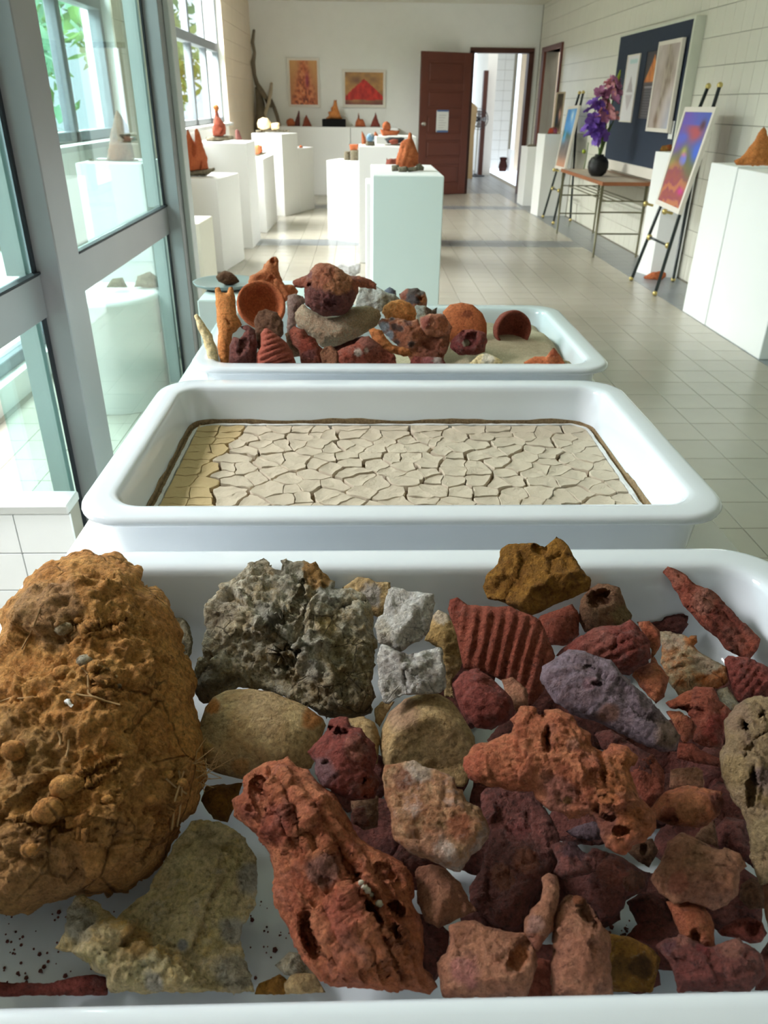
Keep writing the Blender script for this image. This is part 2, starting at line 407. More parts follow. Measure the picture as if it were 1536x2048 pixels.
dp = float(on_y(962, 240, 17.5)[0]); dq = float(on_y(970.5, 240, 17.5)[0]); zt = float(on_y(966, 141, 17.5)[2])
struct(MB().box(dp, dq, 17.45, 17.6, 0, zt).obj('door_4', m_brown_dark))
struct(MB().box(.8, 3.8, YF + .15, 20.2, ZC, ZC + .1).obj('ceiling_passage', m_ceiling))
struct(MB().box(3.6, 3.8, YF + .15, YP, 0, ZC).obj('wall_passage_side', m_wall_white))
area_light('passage_daylight', (2.6, 16.2, ZC - .05), (0, 0, 0), 1.6, 3.0, 15, (1, .99, .97))  # unseen area lamp under the closed ceiling that brightens the passage

area_light('side_room_daylight', (XR + .55, 13.2, ZC - .1), (0, 0, 0), .5, 1.6, 16, (1, .98, .94))  # area lamp added under the ceiling because the side room was black
# left wall: sill wall, windows, piers
sill, wtop = 1.08, 2.5
wins = [('window_1', .8, 4.25, .12, 3), ('window_2', 4.4, 6.15, sill, 2), ('window_3', 7.45, 10.95, sill, 4)]  # near stretch of window_1 is unseen, lengthened to light the trays
wl = MB(); wl.box(XL - .2, XL, YB, .8, 0, ZC).box(XL - .2, XL, .8, 4.4, 0, .12).box(XL - .2, XL, 4.25, 4.4, .12, wtop)
wl.box(XL - .2, XL, 4.4, 7.45, 0, sill).box(XL - .2, XL, 6.15, 7.45, sill, wtop).box(XL - .2, XL, 7.45, 10.95, 0, sill).box(XL - .2, XL, 10.95, YF + .2, 0, wtop).box(XL - .2, XL, .8, YF + .2, wtop, ZC)
wl = wl.obj('wall_left', m_wall_white, loc=(XL, 0, 0)); struct(wl)
b = MB()
for ya, yb in ((6.15, 7.45), (10.95, YF)):
    n = int(round((yb - ya) / .15)); s = (yb - ya) / n
    for i in range(n):
        for k in range(int(ZC / .2) + 1):
            b.box(XL - .001, XL + .01, ya + i * s + .0015, ya + (i + 1) * s - .0015, k * .2 + .0015, min(k * .2 + .1985, ZC - .001))
tag(b.obj('tile_field', m_pier_tile, wl), kind='stuff')
struct(MB().box(XL - .22, XL + .06, 4.4, 6.15, sill - .03, sill).box(XL - .22, XL + .06, 7.45, 10.95, sill - .03, sill).obj('trim_3', m_alu_light))
for nm, ya, yb, z0, npan in wins:
    W = thing(nm, (XL - .1, ya, z0), None, None); struct(W)
    MB().box(XL - .14, XL - .06, ya, ya + .05, z0, wtop, .004).box(XL - .14, XL - .06, yb - .05, yb, z0, wtop, .004).box(XL - .14, XL - .06, ya, yb, z0, z0 + .06, .004).box(XL - .14, XL - .06, ya, yb, wtop - .05, wtop, .004).obj('window_frame', m_winframe, W); wf = W.children[0]
    MB().box(XL - .15, XL - .05, ya + .05, yb - .05, 1.84, 1.93, .004).obj('transom', m_winframe, W)
    for i in range(1, npan):
        y = ya + (yb - ya) * i / npan
        MB().box(XL - .13, XL - .06, y - .035, y + .035, z0, wtop, .006).obj('mullion', m_winframe, W)
    for i in range(npan):
        y0, y1 = ya + (yb - ya) * i / npan + .04, ya + (yb - ya) * (i + 1) / npan - .04
        for c, d in ((z0 + .06, 1.84), (1.93, wtop - .05)): MB().box(XL - .103, XL - .097, y0, y1, c, d).obj('pane', m_glass, wf)

# glass partition with aluminium frame, left of the trays
G = thing('door_2', (-.84, 2.1, 0), None, None); struct(G)
MB().box(-.87, -.80, 2.105, 2.27, 0, ZC, .003).obj('stile', m_alu, G)
MB().box(-.87, -.80, 3.62, 3.80, 0, ZC, .003).obj('stile', m_alu, G)
MB().box(-.80, -.775, 3.70, 3.80, 0, ZC, .003).obj('cover_strip', m_alu_light, G)
for ya, yb in ((1.78, 2.105), (2.27, 3.62)):
    MB().box(-.895, -.855, ya, yb, .786, .90, .003).obj('rail', m_alu, G)
    MB().box(-.895, -.855, ya, yb, .0, .1, .003).obj('rail', m_alu, G)
    for z0, z1 in ((.1, .786), (.9, ZC)):
        MB().box(-.878, -.872, ya, yb, z0, z1).obj('pane', m_glass_teal, G)
        MB().box(-.869, -.861, yb - .016, yb - .001, z0, z1).obj('gasket', m_gasket, G)
        MB().box(-.93, -.88, yb - .03, yb, z0, z1).obj('bead', m_alu_light, G)
    MB().box(-.872, -.852, ya, yb, .90, .906).obj('gasket', m_gasket, G)
# low tiled kerb wall in front of the glass
kw = MB().box(-1.66, -.765, 1.775, 1.84, 0, .36).obj('wall_low', m_joint); struct(kw)
b = MB()
ktm = MB().box(0, .146, -.01, 0, 0, .116, .0012); kme = bpy.data.meshes.new('tile'); kme.from_pydata(ktm.V, [], ktm.F); kme.materials.append(m_white_tile)
for i in range(6):
    for k in range(3):
        o = bpy.data.objects.new('tile', kme); C.objects.link(o); o.parent = kw
        o.location = (-1.655 + i * .149 - WL[kw][0], 1.775 - WL[kw][1], .357 - (k + 1) * .119)
MB().box(-1.66, -.762, 1.757, 1.845, .358, .385, .004).obj('coping', m_alu_light, kw)

# outdoors: ground, trees
struct(MB().box(-30, XL - .2, -8, 30, -.3, -.02).obj('ground_outside', m_paving))
def leafmat(name, c):
    t = NT(name); n = t.n; t.set(col=t.ramp(t.noise(3), [(.3, srgb(*[int(v * .7) for v in c])), (.7, srgb(*c))]), rough=.6)
    tl = n.new('ShaderNodeBsdfTranslucent'); tl.inputs[0].default_value = srgb(*c); mx = n.new('ShaderNodeMixShader'); mx.inputs[0].default_value = .4
    t.l.new(t.p.outputs[0], mx.inputs[1]); t.l.new(tl.outputs[0], mx.inputs[2]); t.l.new(mx.outputs[0], t.out.inputs[0]); return t.m
m_leaf = [leafmat('leaf_green', (120, 165, 90)), leafmat('leaf_yellow_green', (180, 200, 100)), leafmat('leaf_blue_green', (110, 160, 130))]
m_bark = plain('bark', srgb(110, 95, 80), .9, var=.2)
def tree(loc, h, r, lm, seed, label):
    rng = np.random.default_rng(seed); t = thing('tree', loc, label, 'tree', None)
    x, y, z = loc
    MB().tube([(x, y, z), (x + .05, y, z + h * .35), (x - .05, y + .1, z + h * .8)], [.1, .08, .03], 7).obj('trunk', m_bark, t)
    V = []; Fs = []
    n = 1100
    for i in range(n):
        d = rng.normal(size=3); d /= np.linalg.norm(d); rr = r * rng.uniform(.35, 1) * (1 + .3 * math.sin(5 * d[0] + seed) * math.cos(4 * d[2]))
        c = np.array([x, y, z + h * .62]) + d * rr * np.array([.9, 1, h / 2.3 / r * .8])
        a = rng.normal(size=3); a /= np.linalg.norm(a); b_ = np.cross(a, rng.normal(size=3)); b_ /= np.linalg.norm(b_)
        s = rng.uniform(.10, .20); k = len(V)
        V += [c - a * s, c + b_ * s * .35, c + a * s, c - b_ * s * .35]; Fs.append((k, k + 1, k + 2, k + 3))
    tag(mesh_obj('foliage', V, Fs, lm, t), kind='stuff')
for i, (x, y, h, r, k, lab) in enumerate([(-3.5, 8.0, 3.6, 1.0, 2, 'blue-green leafy tree outside the glazed left wall, first behind the tinted pane'), (-4.4, 10.8, 4.2, 1.4, 0, 'green leafy tree outside the left windows, behind the tinted pane edge'), (-3.7, 15.6, 3.2, 1.2, 1, 'yellow-green tree seen through the far left window, low crown'), (-5.2, 21.5, 5.0, 1.7, 0, 'tall green tree seen through the far left window by the peach pier')]):
    tree((x, y, -.02), h, r, m_leaf[k], 40 + i, lab)

# ================================================================== TRAYS ON THEIR PLINTHS
m_enamel = NT('white_enamel'); m_enamel.set(col=m_enamel.ramp(m_enamel.noise(3), [(.3, srgb(224, 231, 238)), (.7, srgb(232, 238, 244))]), rough=.12, spec=.5, coat=.3); m_enamel = m_enamel.m
TZ, TW, TL = .67, .93, .60
def rrect(x0, x1, y0, y1, r, n=8, m=6):
    P = []
    for cx, cy, a0 in ((x1 - r, y0 + r, -90), (x1 - r, y1 - r, 0), (x0 + r, y1 - r, 90), (x0 + r, y0 + r, 180)):
        arc = [(cx + r * math.cos(math.radians(a0 + 90 * k / n)), cy + r * math.sin(math.radians(a0 + 90 * k / n))) for k in range(n + 1)]
        if P:
            a, b = P[-1], arc[0]; P += [(a[0] + (b[0] - a[0]) * k / m, a[1] + (b[1] - a[1]) * k / m) for k in range(1, m)]
        P += arc
    a, b = P[-1], P[0]; P += [(a[0] + (b[0] - a[0]) * k / m, a[1] + (b[1] - a[1]) * k / m) for k in range(1, m)]
    return P
def tray(cx, y0, label):
    prof = [(.048, .0, .05), (.040, .004, .055), (.030, .06, .06), (.024, .116, .066), (.020, .1245, .068), (.006, .125, .075), (.0012, .1275, .077), (.0, .131, .078), (.0012, .1355, .077), (.005, .139, .074), (.011, .1402, .07),
            (.034, .1402, .056), (.042, .139, .051), (.0465, .1355, .048), (.049, .128, .046), (.054, .104, .042), (.060, .066, .040), (.068, .034, .040), (.077, .022, .040), (.090, .0145, .040), (.107, .012, .04)]
    V = []; Fs = []; n = None
    for ins, z, r in prof:
        L = rrect(cx - TW / 2 + ins, cx + TW / 2 - ins, y0 + ins, y0 + TL - ins, r); n = len(L)
        V += [(x, y, TZ + z) for x, y in L]
    for i in range(len(prof) - 1):
        for k in range(n): Fs.append((i * n + k, i * n + (k + 1) % n, (i + 1) * n + (k + 1) % n, (i + 1) * n + k))
    Fs.append(tuple(range(n))[::-1]); Fs.append(tuple((len(prof) - 1) * n + k for k in range(n)))
    o = mesh_obj('tray', V, Fs, m_enamel, None, (cx, y0 + TL / 2, TZ), True)
    return tag(o, label, 'tray', 'white enamel trays on the plinths')
def inner(z):                                   # inset of a tray's inner wall at a height above its base
    pts = [(.107, .012), (.090, .0145), (.077, .022), (.068, .034), (.060, .066), (.054, .104), (.050, .127), (.0465, .134), (.04, .14)]
    return float(np.interp(z, [p[1] for p in pts], [p[0] for p in pts]))
TX = {0: .0635, 1: .0635, 2: .09}; TY = {0: .232, 1: .908, 2: 1.575}
tray(TX[0], TY[0], 'white enamel tray nearest the camera, heaped with red, orange and tan rocks')
tray(TX[1], TY[1], 'white enamel tray in the middle, holding a sheet of cracked dry mud')
tray(TX[2], TY[2], 'white enamel tray farthest of the three, holding pots, lumps and sand')
for k, (a, b_, lab) in enumerate(((.19, .864, 'broad white plinth under the nearest tray of rocks'), (.870, 1.535, 'broad white plinth under the tray of cracked mud'), (1.541, 2.20, 'broad white plinth under the farthest tray of pots'))):
    o = MB().box(-.475, .622, a, b_, 0, TZ, .004).obj('display_plinth', m_plinth); tag(o, lab, 'plinth', 'plinths carrying the trays')

# ================================================================== CRACKED MUD
m_mud = plain('dry_mud', srgb(198, 184, 163), .95, var=.05, scale=14, bump=.35, bscale=170)
m_mud_yellow = plain('yellow_stained_mud', srgb(196, 172, 128), .95, var=.06, scale=14, bump=.35, bscale=170)
m_mud_dark = rockmat('brown_mud_film', [srgb(150, 126, 96), srgb(162, 140, 108), srgb(138, 116, 88)], 30, .5, rough=.95, tint=False)
m_salt = plain('white_salt_crust', srgb(214, 214, 212), .8, var=.06, scale=80, bump=.6)
rng = np.random.default_rng(7)
MH = .067; mi = inner(MH); mx0, mx1 = TX[1] - TW / 2 + mi, TX[1] + TW / 2 - mi; my0, my1 = TY[1] + mi, TY[1] + TL - mi; mz = TZ + MH
mud = thing('cracked_mud', ((mx0 + mx1) / 2, (my0 + my1) / 2, TZ + .013), 'sheet of pale dried mud split into plates by dark cracks, filling the middle tray', 'mud')
i0 = inner(.0135)
Lb = rrect(TX[1] - TW / 2 + i0, TX[1] + TW / 2 - i0, TY[1] + i0, TY[1] + TL - i0, .04, 5, 8); Lt = rrect(mx0 + .003, mx1 - .003, my0 + .003, my1 - .003, .04, 5, 8); n = len(Lb)
V = [(x, y, TZ + .0135) for x, y in Lb] + [(x, y, mz - .011) for x, y in Lt]
mesh_obj('mud_bed', V, [(k, (k + 1) % n, n + (k + 1) % n, n + k) for k in range(n)] + [tuple(range(n, 2 * n)), tuple(range(n))[::-1]], m_mud_dark, mud)
# brown tide mark clinging to the tray wall and the white crust inside it
L = rrect(mx0, mx1, my0, my1, .042, 6, 60); n = len(L); V = []
for k, (x, y) in enumerate(L):
    side = .007 + .005 * float(fbm(np.array([[x * 18, y * 18, 0]]), 3, 5)[0]) - (.005 if x > mx1 - .02 and y > 1.2 else 0)
    cxm, cym = (mx0 + mx1) / 2, (my0 + my1) / 2
    ztop = MH + max(side, .003); di = inner(ztop) - mi + .0012; sx = np.sign(x - cxm) * (abs(x - cxm) > (mx1 - mx0) / 2 - .045); sy = np.sign(y - cym) * (abs(y - cym) > (my1 - my0) / 2 - .045)
    q = .707 if sx and sy else 1
    V += [(x - sx * .0008, y - sy * .0008, mz - .006), (x - sx * di * q - sx * .0, y - sy * di * q, TZ + ztop)]
tide = mesh_obj('tide_mark', V, [(2 * k, 2 * ((k + 1) % n), 2 * ((k + 1) % n) + 1, 2 * k + 1) for k in range(n)], m_mud_dark, mud)
sol = tide.modifiers.new('s', 'SOLIDIFY'); sol.thickness = .0012; sol.offset = 0
def ring(ins0, ins1, z0, z1, amp, seed, nm, m_):
    A = rrect(mx0 + ins0, mx1 - ins0, my0 + ins0, my1 - ins0, .04, 6, 60); B = rrect(mx0 + ins1, mx1 - ins1, my0 + ins1, my1 - ins1, .03, 6, 60); n = len(A); V = []
    for (x, y), (u, v) in zip(A, B):
        f = float(fbm(np.array([[x * 60, y * 60, 0]]), 3, seed)[0]); g = float(fbm(np.array([[u * 70, v * 70, 3]]), 3, seed)[0])
        V += [(x, y, z0), (x, y, z1 + amp * f), (u + amp * g, v + amp * g, z1 + amp * g * .5), (u + amp * g, v + amp * g, z0)]
    mesh_obj(nm, V, [(4 * k + a, 4 * ((k + 1) % n) + a, 4 * ((k + 1) % n) + (a + 1) % 4, 4 * k + (a + 1) % 4) for k in range(n) for a in range(4)], m_, mud)
ring(.001, .013, mz - .012, mz - .004, .0015, 3, 'mud_edge', m_mud_dark)
ring(.0095, .0155, mz - .011, mz + .0015, .0022, 9, 'salt_crust', m_salt)
# the plates: Voronoi cells with a wavy outline, cracks of several widths
px0, px1, py0, py1 = mx0 + .017, mx1 - .017, my0 + .017, my1 - .017
seeds = []; nx, ny = 19, 13
for j in range(ny):
    for i in range(nx):
        if rng.random() < .10: continue
        u = (i + .5 + rng.uniform(-.43, .43) + (.25 if j % 2 else -.25)) / nx; v = (j + .5 + rng.uniform(-.43, .43)) / ny
        if u < .10: u = .025 if i == 0 else .078
        seeds.append((px0 + min(max(u, .01), .99) * (px1 - px0), py0 + v * (py1 - py0)))
seeds = np.array(seeds); coarse = np.array([(px0 + rng.random() * (px1 - px0), py0 + rng.random() * (py1 - py0)) for _ in range(34)] + [(px0 + .02, (py0 + py1) / 2)])
cid = np.array([np.argmin(((coarse - s) ** 2).sum(1)) for s in seeds]); cid[seeds[:, 0] < px0 + .065] = 99
def clip(poly, a, b, c):                         # keep a*x+b*y<=c
    out = []
    for k in range(len(poly)):
        p, q = poly[k], poly[(k + 1) % len(poly)]; dp, dq = a * p[0] + b * p[1] - c, a * q[0] + b * q[1] - c
        if dp <= 0: out.append(p)
        if dp * dq < 0: t = dp / (dp - dq); out.append((p[0] + (q[0] - p[0]) * t, p[1] + (q[1] - p[1]) * t))
    return out
def warp(p):
    P = np.array([[p[0] * 45, p[1] * 45, 0], [p[0] * 45, p[1] * 45, 9.]]); d = fbm(P, 3, 21)
    e = min(1, min(p[0] - px0, px1 - p[0], p[1] - py0, py1 - p[1]) / .02); e = max(0, e)
    return (p[0] + .0075 * d[0] * e, p[1] + .0075 * d[1] * e)
nplates = 0
for si, s in enumerate(seeds):
    poly = [(px0, py0), (px1, py0), (px1, py1), (px0, py1)]
    d2 = ((seeds - s) ** 2).sum(1)
    for sj in np.argsort(d2)[1:22]:
        q = seeds[sj]; m_ = (s + q) / 2; nn = (q - s) / np.sqrt(d2[sj])
        hh = ((min(si, sj) * 7919 + max(si, sj) * 104729) % 1000) / 1000
        gap = (.0034 + .0040 * hh) if cid[si] != cid[sj] else (.0008 + .0015 * hh)
        poly = clip(poly, nn[0], nn[1], float(nn.dot(m_)) - gap / 2)
        if len(poly) < 3: break
    if len(poly) < 3: continue
    ar = .5 * abs(sum(poly[k][0] * poly[(k + 1) % len(poly)][1] - poly[(k + 1) % len(poly)][0] * poly[k][1] for k in range(len(poly))))
    if ar < 2.5e-5: continue
    R = []
    for k in range(len(poly)):
        p, q = poly[k], poly[(k + 1) % len(poly)]; nseg = max(1, int(math.hypot(q[0] - p[0], q[1] - p[1]) / .006))
        for t in range(nseg): R.append(warp((p[0] + (q[0] - p[0]) * t / nseg, p[1] + (q[1] - p[1]) * t / nseg)))
    c = np.mean(R, 0); n = len(R); V = []; tx, ty = rng.normal(0, .012, 2); dz = rng.normal(0, .0005)
    rad = math.sqrt(ar / math.pi)
    for lvl, (sc, z) in enumerate(((.985, -.0100), (1.0, -.0012), (.975, .0001), (.80, -.0004), (.42, -.0009))):
        for x, y in R:
            X, Y = c[0] + (x - c[0]) * sc, c[1] + (y - c[1]) * sc
            zz = mz + z + (0 if lvl == 0 else dz + (X - c[0]) * tx + (Y - c[1]) * ty)
            if lvl >= 2: zz += .0011 * math.sin(X * 160 + 3 * math.sin(Y * 90)) * math.sin(Y * 140 + si)
            V.append((X, Y, zz))
    V.append((c[0], c[1], mz - .0010 + dz))
    Fs = [(l * n + k, l * n + (k + 1) % n, (l + 1) * n + (k + 1) % n, (l + 1) * n + k) for l in range(4) for k in range(n)] + [(4 * n + k, 4 * n + (k + 1) % n, 5 * n) for k in range(n)]
    Fs.append(tuple(range(n))[::-1])
    o = mesh_obj('mud_plate', V, Fs, m_mud_yellow if s[0] < px0 + .07 else m_mud, mud, None, True); nplates += 1
    o.data.set_sharp_from_angle(angle=math.radians(50))

# ================================================================== ROCK BUILDER
CROPS = {'A4': (0, 1080, 3.657), 'A5': (370, 1080, 2.695), 'A6': (880, 1060, 2.341), 'A7': (0, 1500, 2.743), 'A8': (440, 1420, 2.743), 'B1': (900, 1380, 2.415), 'B3': (1060, 1460, 3.227), 'B4': (800, 1640, 3.491),
         'F0': (340, 140, 2.743), 'F1': (360, 500, 3.339), 'F2': (760, 500, 3.072), 'F3': (560, 560, 4.267), 'P': (0, 0, 1.0), 'G3': (480, 0, 2.648)}
def topx(crop, pts):
    a, b, s = CROPS[crop]; return np.array([(a + x / s, b + y / s) for x, y in pts], float)
def inside(P, poly):
    x, y = P[:, 0], P[:, 1]; c = np.zeros(len(P), bool); j = len(poly) - 1
    for i in range(len(poly)):
        xi, yi, xj, yj = *poly[i], *poly[j]
        if yi != yj: c ^= ((yi > y) != (yj > y)) & (x < (xj - xi) * (y - yi) / (yj - yi) + xi)
        j = i
    return c
def segdist(P, poly):
    d = np.full(len(P), 1e9)
    for i in range(len(poly)):
        a = poly[i]; b = poly[(i + 1) % len(poly)] - a; t = np.clip(((P - a) @ b) / (b @ b + 1e-9), 0, 1)
        d = np.minimum(d, ((P - a - t[:, None] * b) ** 2).sum(1))
    return np.sqrt(d)
RN = [0]
def rock(name, label, cat, crop, pts, mat, h=None, Y=None, thick=1.0, back=.8, step=4.5, dents=(), patches=(), facets=0, rough=(.035, 1.0), ridge=None, crumb=0.0, chip=.05, tilt=.45, jit=.02, group=None, parent=None, tray_i=0, lean=0.0, plateau=None, cuts=(), zfloor=None):
    """A solid lump: outline on a tilted plane through its own place, inflated to its real depth on both sides, then cut, dented and roughened."""
    RN[0] += 1; rg = np.random.default_rng(1000 + RN[0])
    poly = topx(crop, pts); ctr = (poly.min(0) + poly.max(0)) / 2; size = float(np.sqrt(np.prod(poly.max(0) - poly.min(0))))
    step = max(2.2, min(step, size / 16)); Q = []
    for i in range(len(poly)):
        p, q = poly[i], poly[(i + 1) % len(poly)]; k = max(1, int(np.linalg.norm(q - p) / step))
        for t in range(k): Q.append(p + (q - p) * t / k)
    Q = np.array(Q); tg = np.roll(Q, -1, 0) - np.roll(Q, 1, 0); nr = np.stack([tg[:, 1], -tg[:, 0]], 1); nr /= np.linalg.norm(nr, axis=1)[:, None] + 1e-9
    jn = fbm(np.c_[Q / size * 9, np.full(len(Q), RN[0] * 3.1)], 4, 5)
    Q = Q + nr * (jn * size * jit)[:, None]
    lo, hi = Q.min(0), Q.max(0); gx, gy = np.meshgrid(np.arange(lo[0], hi[0], step), np.arange(lo[1], hi[1], step * .87)); gx = gx + (np.arange(gx.shape[0]) % 2)[:, None] * step / 2
    G = np.c_[gx.ravel(), gy.ravel()] + rg.uniform(-.18, .18, (gx.size, 2)) * step
    G = G[inside(G, Q)]
    if len(G): G = G[segdist(G, Q) > step * .55]
    A = np.r_[Q, G]; nb = len(Q)
    vs, _, fs, ov, _, _ = delaunay_2d_cdt([Vector(p) for p in A], [(i, (i + 1) % nb) for i in range(nb)], [], 1, 1e-4)
    A = np.array([tuple(v) for v in vs]); T = np.array([tuple(f) for f in fs]); n = len(A)
    E = np.unique(np.sort(np.r_[T[:, :2], T[:, 1:], T[:, ::2]], axis=1), axis=0)
    cnt = np.zeros(n)
    ed = {}
    for e in np.sort(np.r_[T[:, :2], T[:, 1:], T[:, ::2]], axis=1).tolist(): ed[tuple(e)] = ed.get(tuple(e), 0) + 1
    bset = np.zeros(n, bool)
    for e, c in ed.items():
        if c == 1: bset[list(e)] = True
    d = segdist(A, Q); d[bset] = 0; R = max(float(d.max()), 1e-3); u = d * (2 * R - d)
    ii = np.r_[E[:, 0], E[:, 1]]; jj = np.r_[E[:, 1], E[:, 0]]; deg = np.maximum(np.bincount(ii, minlength=n), 1)
    for _ in range(90): u = np.bincount(ii, u[jj], n) / deg + step * step * .25; u[bset] = 0
    hn = np.sqrt(np.maximum(u, 0) / max(u.max(), 1e-9)); H = thick * R
    rel = (A - ctr) / R; hf = hn.copy()
    for k in range(facets):
        a = rg.uniform(0, 2 * math.pi); sl = rg.uniform(.25, .75); off = rg.uniform(.45, .85)
        pl = off - sl * (rel @ np.array([math.cos(a), math.sin(a)]))
        hf = np.minimum(hf, np.maximum(pl, .12 * hn))
    hb = -hn * back
    if plateau: hf = np.where(hf > plateau, plateau + .12 * (hf - plateau), hf)
    for (x, y, an, sl, top) in cuts:             # a broken side face falling away beyond a line
        c = topx(crop, [(x, y)])[0]; sd = (A - c) @ np.array([math.cos(math.radians(an)), math.sin(math.radians(an))]) / R
        hf = np.minimum(hf, np.maximum(top - sl * np.maximum(sd, 0), .06 * hn))
    if ridge:                                    # (angle, wavelength in px, depth)
        a, wl_, am = ridge; ph = (A @ np.array([math.cos(a), math.sin(a)])) / wl_ * 2 * math.pi + 2.2 * fbm(np.c_[A / (wl_ * 4), np.zeros(n)], 2, 3)
        hf = hf + am * np.sin(ph) * np.minimum(1, hn * 1.4)
    for (x, y, rx, ry, an, dep) in dents:
        c = topx(crop, [(x, y)])[0]; s = CROPS[crop][2]; ca, sa = math.cos(an), math.sin(an); q = A - c
        wob = 1 + .22 * fbm(np.c_[A / size * 14, np.full(n, x)], 2, 8)
        e = np.sqrt(((q[:, 0] * ca + q[:, 1] * sa) / (rx / s)) ** 2 + ((-q[:, 0] * sa + q[:, 1] * ca) / (ry / s)) ** 2) * wob
        m_ = np.clip((1.12 - e) / .35, 0, 1); m_ = m_ * m_ * (3 - 2 * m_)
        hf = hf * (1 - m_) + np.maximum(hf - dep, -back * hn * .85) * m_
        lip = np.exp(-((e - 1.25) / .22) ** 2); hf = hf + .06 * lip * hn
    # place in the world
    dr = ray(*ctr)
    if Y is not None: cen = CAM + dr * ((Y - CAM[1]) / dr[1])
    else: cen = CAM + dr * ((TZ + .012 + h - CAM[2]) / dr[2])
    vb = -dr / np.linalg.norm(dr); nrm = vb * (1 - tilt) + np.array([0, 0, 1.0]) * tilt + np.array([lean, 0, 0]); nrm /= np.linalg.norm(nrm)
    zc = float(np.dot(cen - CAM, RW @ np.array([0, 0, -1.0]))); pm = zc / F
    D = np.array([ray(*p) for p in A]); base = CAM + D * (np.dot(cen - CAM, nrm) / (D @ nrm))[:, None]
    vbv = -D / np.linalg.norm(D, axis=1)[:, None]
    front = base + vbv * (hf * H * pm)[:, None]
    free = np.where(~bset)[0]; bmap = np.arange(n); bmap[free] = n + np.arange(len(free))
    backp = base[free] + vbv[free] * (hb[free] * H * pm)[:, None]
    Vx = np.r_[front, backp]; Fx = np.r_[T, bmap[T][:, ::-1]]
    t3 = Vx[Fx]; fn = np.cross(t3[:, 1] - t3[:, 0], t3[:, 2] - t3[:, 0])
    if (fn[:len(T)] @ vb).sum() < 0: Fx = Fx[:, ::-1]; fn = -fn
    N = np.zeros_like(Vx)
    for k in range(3): np.add.at(N, Fx[:, k], fn)
    N /= np.linalg.norm(N, axis=1)[:, None] + 1e-12
    S = size * pm; amp, fr = rough; P = Vx / S + RN[0] * 7.7
    dsp = amp * (.85 * fbm(P * 3.2 * fr, 4, 31) + .42 * fbm(P * 13 * fr, 3, 77, True))
    dsp = dsp + amp * .28 * fbm(P * 34 * fr, 3, 99)
    if chip:
        dsp = dsp + chip * (chisel(P * 2.6 + .3 * vnoise(P * 4, 3)[:, None], 5) * 1.15 + chisel(P * 6.5, 6) * .42 + chisel(P * 16, 7) * .10)
    if crumb:
        f1, f2 = worley(P * 7 + .5 * np.stack([vnoise(P * 9, k) for k in (1, 2, 3)], 1), 4); g1, g2 = worley(P * 19, 8)
        dsp = dsp + crumb * (.9 * np.minimum(f2 - f1, .35) + .40 * np.minimum(g2 - g1, .3) - .32)
    edge = np.clip(np.r_[d, d[free]] / (R * .22), .35, 1); Vx = Vx + N * (dsp * S * edge)[:, None]
    # rest inside the tray
    zf = zfloor
    if tray_i is not None:
        zf = TZ + .0125; zr = np.clip(Vx[:, 2] - TZ, .0125, .14)
        ins = np.interp(zr, [.0125, .0145, .022, .034, .066, .104, .127, .14], [.105, .092, .079, .070, .062, .056, .052, .03])
        low = Vx[:, 2] < TZ + .142
        y1 = TY[tray_i] + TL - ins - .001; y0 = TY[tray_i] + ins + .001; x0 = TX[tray_i] - TW / 2 + ins + .001; x1 = TX[tray_i] + TW / 2 - ins - .001
        Vx[:, 1] = np.where(low, np.clip(Vx[:, 1], y0, y1), Vx[:, 1]); Vx[:, 0] = np.where(low, np.clip(Vx[:, 0], x0, x1), Vx[:, 0])
    if zf is not None: Vx[:, 2] = np.maximum(Vx[:, 2], zf)
    tint = np.zeros((len(Vx), 4)); tint[:, :3] = .5
    Aall = np.r_[A, A[free]]
    for (x, y, r, col, al) in patches:
        c = topx(crop, [(x, y)])[0]; e = np.sqrt(((Aall - c) ** 2).sum(1)) / (r / CROPS[crop][2]); e = e * (1 + .5 * fbm(np.c_[Aall / size * 8, np.zeros(len(Aall))], 3, 6))
        m_ = np.clip((1.15 - e) / .4, 0, 1) * al; lc = np.array(srgb(*col)[:3])
        k = m_ > tint[:, 3]; tint[k, :3] = lc; tint[:, 3] = np.maximum(tint[:, 3], m_)
    if parent is None:
        loc = (float(Vx[:, 0].mean()), float(Vx[:, 1].mean()), float(Vx[:, 2].min()))
        o = mesh_obj(name, Vx, Fx, mat, None, loc, True, {'tint': tint}); tag(o, label, cat, group)
    else: o = mesh_obj(name, Vx, Fx, mat, parent, None, True, {'tint': tint})
    return o

# ================================================================== ROCK MATERIALS
S_ = srgb
m_clay = rockmat('orange_clay', [S_(180, 122, 66), S_(222, 166, 96), S_(208, 142, 78)], 9, 1.0, .4, dark=(S_(100, 70, 46), .35))
m_grey = rockmat('grey_tan_rock', [S_(142, 124, 96), S_(214, 206, 186), S_(188, 162, 118)], 14, 1.0, .3, dark=(S_(66, 54, 42), .5))
m_white = rockmat('white_rock', [S_(186, 174, 156), S_(222, 217, 212), S_(205, 198, 192)], 16, .8, .15, dark=(S_(100, 84, 66), .35))
m_tan = rockmat('tan_boulder', [S_(150, 122, 82), S_(184, 158, 116), S_(166, 130, 88)], 8, .6, dark=(S_(120, 88, 50), .35))
m_ochre = rockmat('ochre_rock', [S_(112, 76, 34), S_(164, 116, 48), S_(138, 92, 40)], 10, .8, dark=(S_(70, 48, 30), .4))
m_crim = rockmat('crimson_rock', [S_(112, 50, 44), S_(152, 80, 70), S_(130, 60, 52)], 16, .8, dust=(S_(184, 150, 142), .4), dark=(S_(70, 30, 34), .4))
m_orange = rockmat('orange_red_rock', [S_(158, 80, 56), S_(196, 124, 88), S_(176, 96, 68)], 11, .8, dust=(S_(206, 158, 138), .4), dark=(S_(104, 42, 32), .4))
